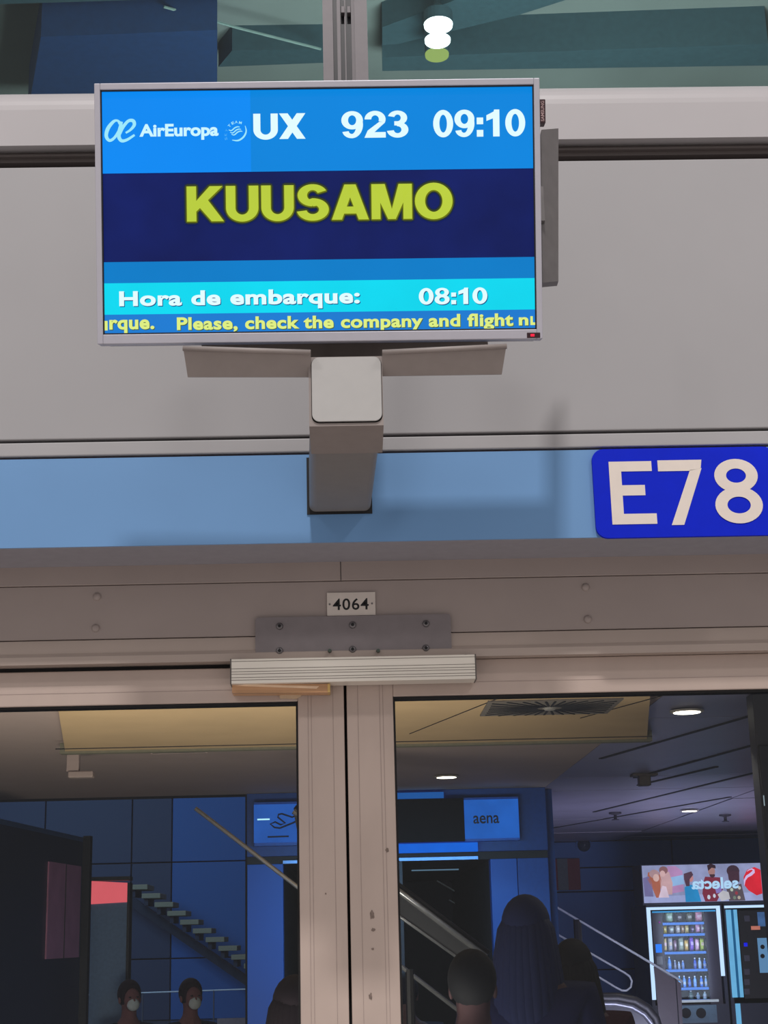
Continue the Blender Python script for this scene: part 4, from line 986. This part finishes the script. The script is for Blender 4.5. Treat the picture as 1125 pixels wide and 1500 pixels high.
cb = obj('ceiling_cable', tube([HZ(240, 10, ZU-.15), HZ(345, 40, ZU-.15), HZ(470, 72, ZU-.15)], .006, 6), mat('cable_pale', (130, 150, 146), .5)); tag(cb, 'thin pale cable running under the gallery ceiling', 'cable')
for px, py, r_, col, k_, lab in ((642, 35.5, .057, (255, 255, 255), 5, 'bright round lamp in the gallery, above its reflections'), (641, 58, .052, (250, 255, 255), 5, 'bright disc, pane reflection of the gallery lamp'), (640, 79, .049, (186, 200, 110), .8, 'dim yellowish disc, second pane reflection of the lamp')):  # two lower discs are double glazing reflections, built as glowing lamps
    zz = ZU-.28; c = HZ(px, py, zz); d = thing('gallery_light', lab, 'ceiling light', c)
    obj('lens', lathe([(r_, .0), (r_*.98, -.01), (.001, -.012)], 28), glow('lamp_%d' % py, col, k_), d)
    obj('housing', lathe([(r_*1.02, .0), (r_*1.02, .05), (.03, .07), (.012, .09), (.012, .28)], 24), DB, d)
c = HZ(624, 54, ZU-.28); 

# ------------------------------------------------------------------ people: several dim figures are glass reflections built as bodies behind it
SKIN = mat('skin_tone', (150, 104, 96), .6); 
def skinned(name, verts, edges, radii, m, parent, root=0, sub=1):
    me = bpy.data.meshes.new(name); me.from_pydata(verts, edges, []); o = bpy.data.objects.new(name, me); COL.objects.link(o)
    md = o.modifiers.new('skin', 'SKIN'); md.use_smooth_shade = True
    sv = me.skin_vertices[0].data
    for i, r in enumerate(radii):
        sv[i].radius = (r, r) if not isinstance(r, tuple) else r
        sv[i].use_root = (i == root)
    s2 = o.modifiers.new('sub', 'SUBSURF'); s2.levels = sub; s2.render_levels = sub
    me2 = bpy.data.meshes.new_from_object(o.evaluated_get(bpy.context.evaluated_depsgraph_get()))
    bpy.data.objects.remove(o)
    for p in me2.polygons: p.use_smooth = True
    me2.materials.clear(); me2.materials.append(m)
    o2 = bpy.data.objects.new(name, me2); COL.objects.link(o2); o2.parent = parent; return o2
def ellipsoid(bm, c, rx, ry, rz, seg=14, rings=10, cut=None):
    M_ = Matrix.Translation(c) @ Matrix.Diagonal((rx, ry, rz, 1)); bmesh.ops.create_uvsphere(bm, u_segments=seg, v_segments=rings, radius=1, matrix=M_)
def person(label, x, y, h, rz, coat, hair, long_hair=False, mask=False, seated=False, group=None, raise_arm=False, skin=(66, 46, 50)):  # default skin is darkened in place of dim light on the figures
    SKIN = mat('skin_%d_%d_%d' % skin, skin, .7, spec=.2)
    t = thing('person', label, 'person', (x, y, 0), rz=rz, group=group)
    s = h/1.72 if not seated else 1.0
    base = 0 if not seated else h-1.32
    def q(a, b, c): return (a*s, b*s, c*s+base)
    # faces -y.  joints
    if seated:
        hip, kn, ft = .50, .50, .07
        legs = lambda sg_: [q(.09*sg_, 0, .50), q(.10*sg_, -.42, .50), q(.10*sg_, -.44, .07), q(.10*sg_, -.60, .03)]
        T0 = .50
    else:
        legs = lambda sg_: [q(.09*sg_, 0, .90), q(.10*sg_, -.01, .49), q(.10*sg_, .02, .08), q(.11*sg_, -.15, .03)]
        T0 = .93
    V_ = [q(0, 0, T0), q(0, .01, T0+.20), q(0, .01, T0+.40), q(0, 0, T0+.50), q(0, -.01, T0+.58), q(0, -.02, T0+.66), q(0, -.02, T0+.73)]
    R_ = [(.15*s, .11*s), (.14*s, .10*s), (.16*s, .11*s), (.07*s, .06*s), (.055*s, .055*s), (.078*s, .092*s), (.06*s, .075*s)]
    E_ = [(0, 1), (1, 2), (2, 3), (3, 4), (4, 5), (5, 6)]
    for sg_ in (-1, 1):
        i0 = len(V_); L_ = legs(sg_)
        V_ += L_; R_ += [.085*s, .06*s, .042*s, .03*s]; E_ += [(0, i0), (i0, i0+1), (i0+1, i0+2), (i0+2, i0+3)]
        i1 = len(V_)
        if raise_arm and sg_ == 1: A4 = [q(.19, 0, T0+.46), q(.27, -.10, T0+.24), q(.16, -.30, T0+.52), q(.14, -.34, T0+.60)]
        elif seated: A4 = [q(.17*sg_, 0, T0+.44), q(.18*sg_, -.04, T0+.20), q(.10*sg_, -.25, T0+.12), q(.06*sg_, -.31, T0+.11)]
        else: A4 = [q(.19*sg_, 0, T0+.46), q(.23*sg_, .02, T0+.18), q(.23*sg_, -.06, T0-.07), q(.23*sg_, -.08, T0-.15)]
        V_ += A4; R_ += [.05*s, .042*s, .028*s, .026*s]; E_ += [(2, i1), (i1, i1+1), (i1+1, i1+2), (i1+2, i1+3)]
        hd_ = Vector(A4[3]); dr = (Vector(A4[3])-Vector(A4[2])).normalized(); sd = Vector((0, 1, 0)) if not raise_arm else Vector((1, 0, 0))
        for k_ in range(4):
            j = len(V_); o_ = sd*(k_-1.5)*.02*s
            ln = (.07, .08, .075, .06)[k_]*s
            V_ += [tuple(hd_+o_+dr*.02), tuple(hd_+o_*1.1+dr*(.02+ln*.5)), tuple(hd_+o_*1.1+dr*(.02+ln)+Vector((-.012*sg_, 0, 0)))]
            R_ += [.010*s, .009*s, .007*s]; E_ += [(i1+3, j), (j, j+1), (j+1, j+2)]
        j = len(V_); V_ += [tuple(hd_-sd*.03*s+dr*.0), tuple(hd_-sd*.048*s+dr*.03)]; R_ += [.011*s, .009*s]; E_ += [(i1+3, j), (j, j+1)]
    skinned('body', V_, E_, R_, SKIN, t)
    # coat and trousers
    cV = [q(0, 0, T0-.04), q(0, .01, T0+.20), q(0, .01, T0+.42), q(0, 0, T0+.52)]; cR = [(.19*s, .145*s), (.17*s, .13*s), (.185*s, .135*s), (.085*s, .08*s)]; cE = [(0, 1), (1, 2), (2, 3)]
    for sg_ in (-1, 1):
        i1 = len(cV)
        if raise_arm and sg_ == 1: A4 = [q(.20, 0, T0+.45), q(.28, -.10, T0+.23), q(.17, -.28, T0+.49)]
        elif seated: A4 = [q(.17*sg_, 0, T0+.43), q(.185*sg_, -.04, T0+.19), q(.11*sg_, -.23, T0+.12)]
        else: A4 = [q(.20*sg_, 0, T0+.45), q(.24*sg_, .02, T0+.17), q(.235*sg_, -.05, T0-.05)]
        cV += A4; cR += [.075*s, .062*s, .048*s]; cE += [(2, i1), (i1, i1+1), (i1+1, i1+2)]
    skinned('coat', cV, cE, cR, mat('coat_%d_%d_%d' % coat, coat, .9, vary=.03, spec=.1), t)
    tV, tR, tE = [q(0, 0, T0-.02)], [(.15*s, .12*s)], []
    for sg_ in (-1, 1):
        L_ = legs(sg_); i = len(tV); tV += L_[:3]; tR += [.10*s, .078*s, .06*s]; tE += [(0, i), (i, i+1), (i+1, i+2)]
    skinned('trousers', tV, tE, tR, mat('trousers_dark', (28, 30, 40), .8), t)
    for sg_ in (-1, 1):
        f_ = legs(sg_); bm = bmesh.new(); ellipsoid(bm, Vector(f_[2])+Vector((0, -.07*s, -.035*s)), .05*s, .13*s, .045*s); obj('shoe', bm, KD, t, True)
    hc = Vector(q(0, -.02, T0+.68))
    bm = bmesh.new(); ellipsoid(bm, hc+Vector((0, .015*s, .022*s)), .088*s, .10*s, .105*s, 18, 12)
    for v in bm.verts:
        if v.co.y < hc.y-.045*s and v.co.z < hc.z+.055*s: v.co.y = hc.y-.045*s
    if long_hair:
        for k_ in range(17):
            a = math.radians(-15+210*k_/16); p0 = hc+Vector((.075*s*math.cos(a), .02*s+.07*s*math.sin(a), 0))
            tube([hc+Vector((.05*s*math.cos(a), .02*s+.05*s*math.sin(a), .06*s)), p0+Vector((0, 0, .0*s)), p0+Vector((.012*math.cos(a), .01, -.10*s)), p0+Vector((.03*math.cos(a), .02*math.sin(a), -.26*s)), p0+Vector((.02*math.cos(a), .0, -.42*s))], [.02*s, .03*s, .036*s, .036*s, .012*s], 8, bm)
    obj('hair', bm, mat('hair_%d_%d_%d' % hair, hair, .8, vary=.03, spec=.15), t, True)
    # face
    fy = hc.y-.088*s
    bm = bmesh.new(); ellipsoid(bm, Vector((0, hc.y-.055*s, hc.z-.02*s)), .062*s, .04*s, .085*s, 14, 10); obj('face', bm, SKIN, t, True)
    bm = bmesh.new()
    for e_ in (-1, 1): ellipsoid(bm, Vector((.028*s*e_, fy-.0*s, hc.z+.0)), .011*s, .007*s, .006*s, 8, 6)
    obj('eyes', bm, BLACK, t)
    bm = bmesh.new(); ellipsoid(bm, Vector((0, fy-.008*s, hc.z-.03*s)), .011*s, .014*s, .02*s, 8, 6); obj('nose', bm, SKIN, t, True)
    bm = bmesh.new(); ellipsoid(bm, Vector((0, fy-.0*s, hc.z-.066*s)), .022*s, .008*s, .006*s, 10, 6); obj('mouth', bm, mat('lips', (120, 60, 62), .5), t, True)
    bm = bmesh.new()
    for e_ in (-1, 1): ellipsoid(bm, Vector((.078*s*e_, hc.y, hc.z-.02*s)), .010*s, .018*s, .028*s, 8, 6)
    obj('ears', bm, SKIN, t, True)
    if mask:
        bm = bmesh.new(); ellipsoid(bm, Vector((0, fy+.01*s, hc.z-.052*s)), .048*s, .036*s, .046*s, 14, 10); mk = obj('face_mask', bm, mat('mask_white', (225, 230, 226), .8), t, True); mk['label'] = 'white face mask'
    return t
def at(px, d_): return P(px, 1400, d_).x
person('woman with long dark hair and navy coat reflected in the right door', at(772, 2.9), 2.9, 1.74, math.radians(160), (22, 26, 62), (18, 26, 62), long_hair=True)
person('dark haired figure in a maroon jacket right of the long haired woman', at(838, 3.5), 3.5, 1.58, math.radians(165), (48, 16, 26), (9, 6, 10), long_hair=True)
person('broad dark coated figure left of the long haired woman', at(690, 2.3), 2.3, 1.56, math.radians(170), (10, 12, 18), (7, 8, 14))
person('small dark head low beside the right door stile', at(598, 4.9), 5.6, 1.42, math.radians(180), (10, 16, 36), (8, 14, 32))
person('dark maroon figure half hidden behind the left door stile', at(432, 2.5), 2.5, 1.49, math.radians(190), (36, 14, 24), (20, 10, 18), long_hair=True)
YP = 9.2
for px, lab in ((190, 'seated person in dark clothes with white mask beside the totem'), (279, 'seated person with reddish face and white mask below the staircase')):
    x_ = at(px, YP)
    person(lab, x_, YP, 1.37, math.radians(27), (18, 30, 58), (40, 26, 36), mask=True, seated=True, skin=(140, 92, 92))
bn = thing('waiting_bench', 'low dark bench carrying the two masked people', 'bench')
xb0, xb1 = at(150, YP), at(330, YP)
obj('seat', B(xb0, xb1, YP-.25, YP+.25, .37, .41, .01), KD, bn)
for x_ in (xb0+.05, xb1-.05): obj('leg', B(x_-.03, x_+.03, YP-.2, YP+.2, 0, .37), KD, bn)
# white notice below
p0, p1 = P(318, 1492, 8.6), P(360, 1492, 8.6)
nt_ = thing('notice_stand', 'pale notice board on a stand at the bottom of the left pane', 'notice')
obj('board', B(p0.x, p1.x, 8.6, 8.62, P(340, 1520, 8.6).z, p0.z, .002), mat('notice_pale', (150, 160, 200), .6), nt_)
obj('post', B((p0.x+p1.x)/2-.015, (p0.x+p1.x)/2+.015, 8.6, 8.63, .02, P(340, 1519, 8.6).z), KD, nt_); obj('base', B(p0.x, p1.x, 8.5, 8.75, 0, .02), KD, nt_)
bpy.context.view_layer.update()
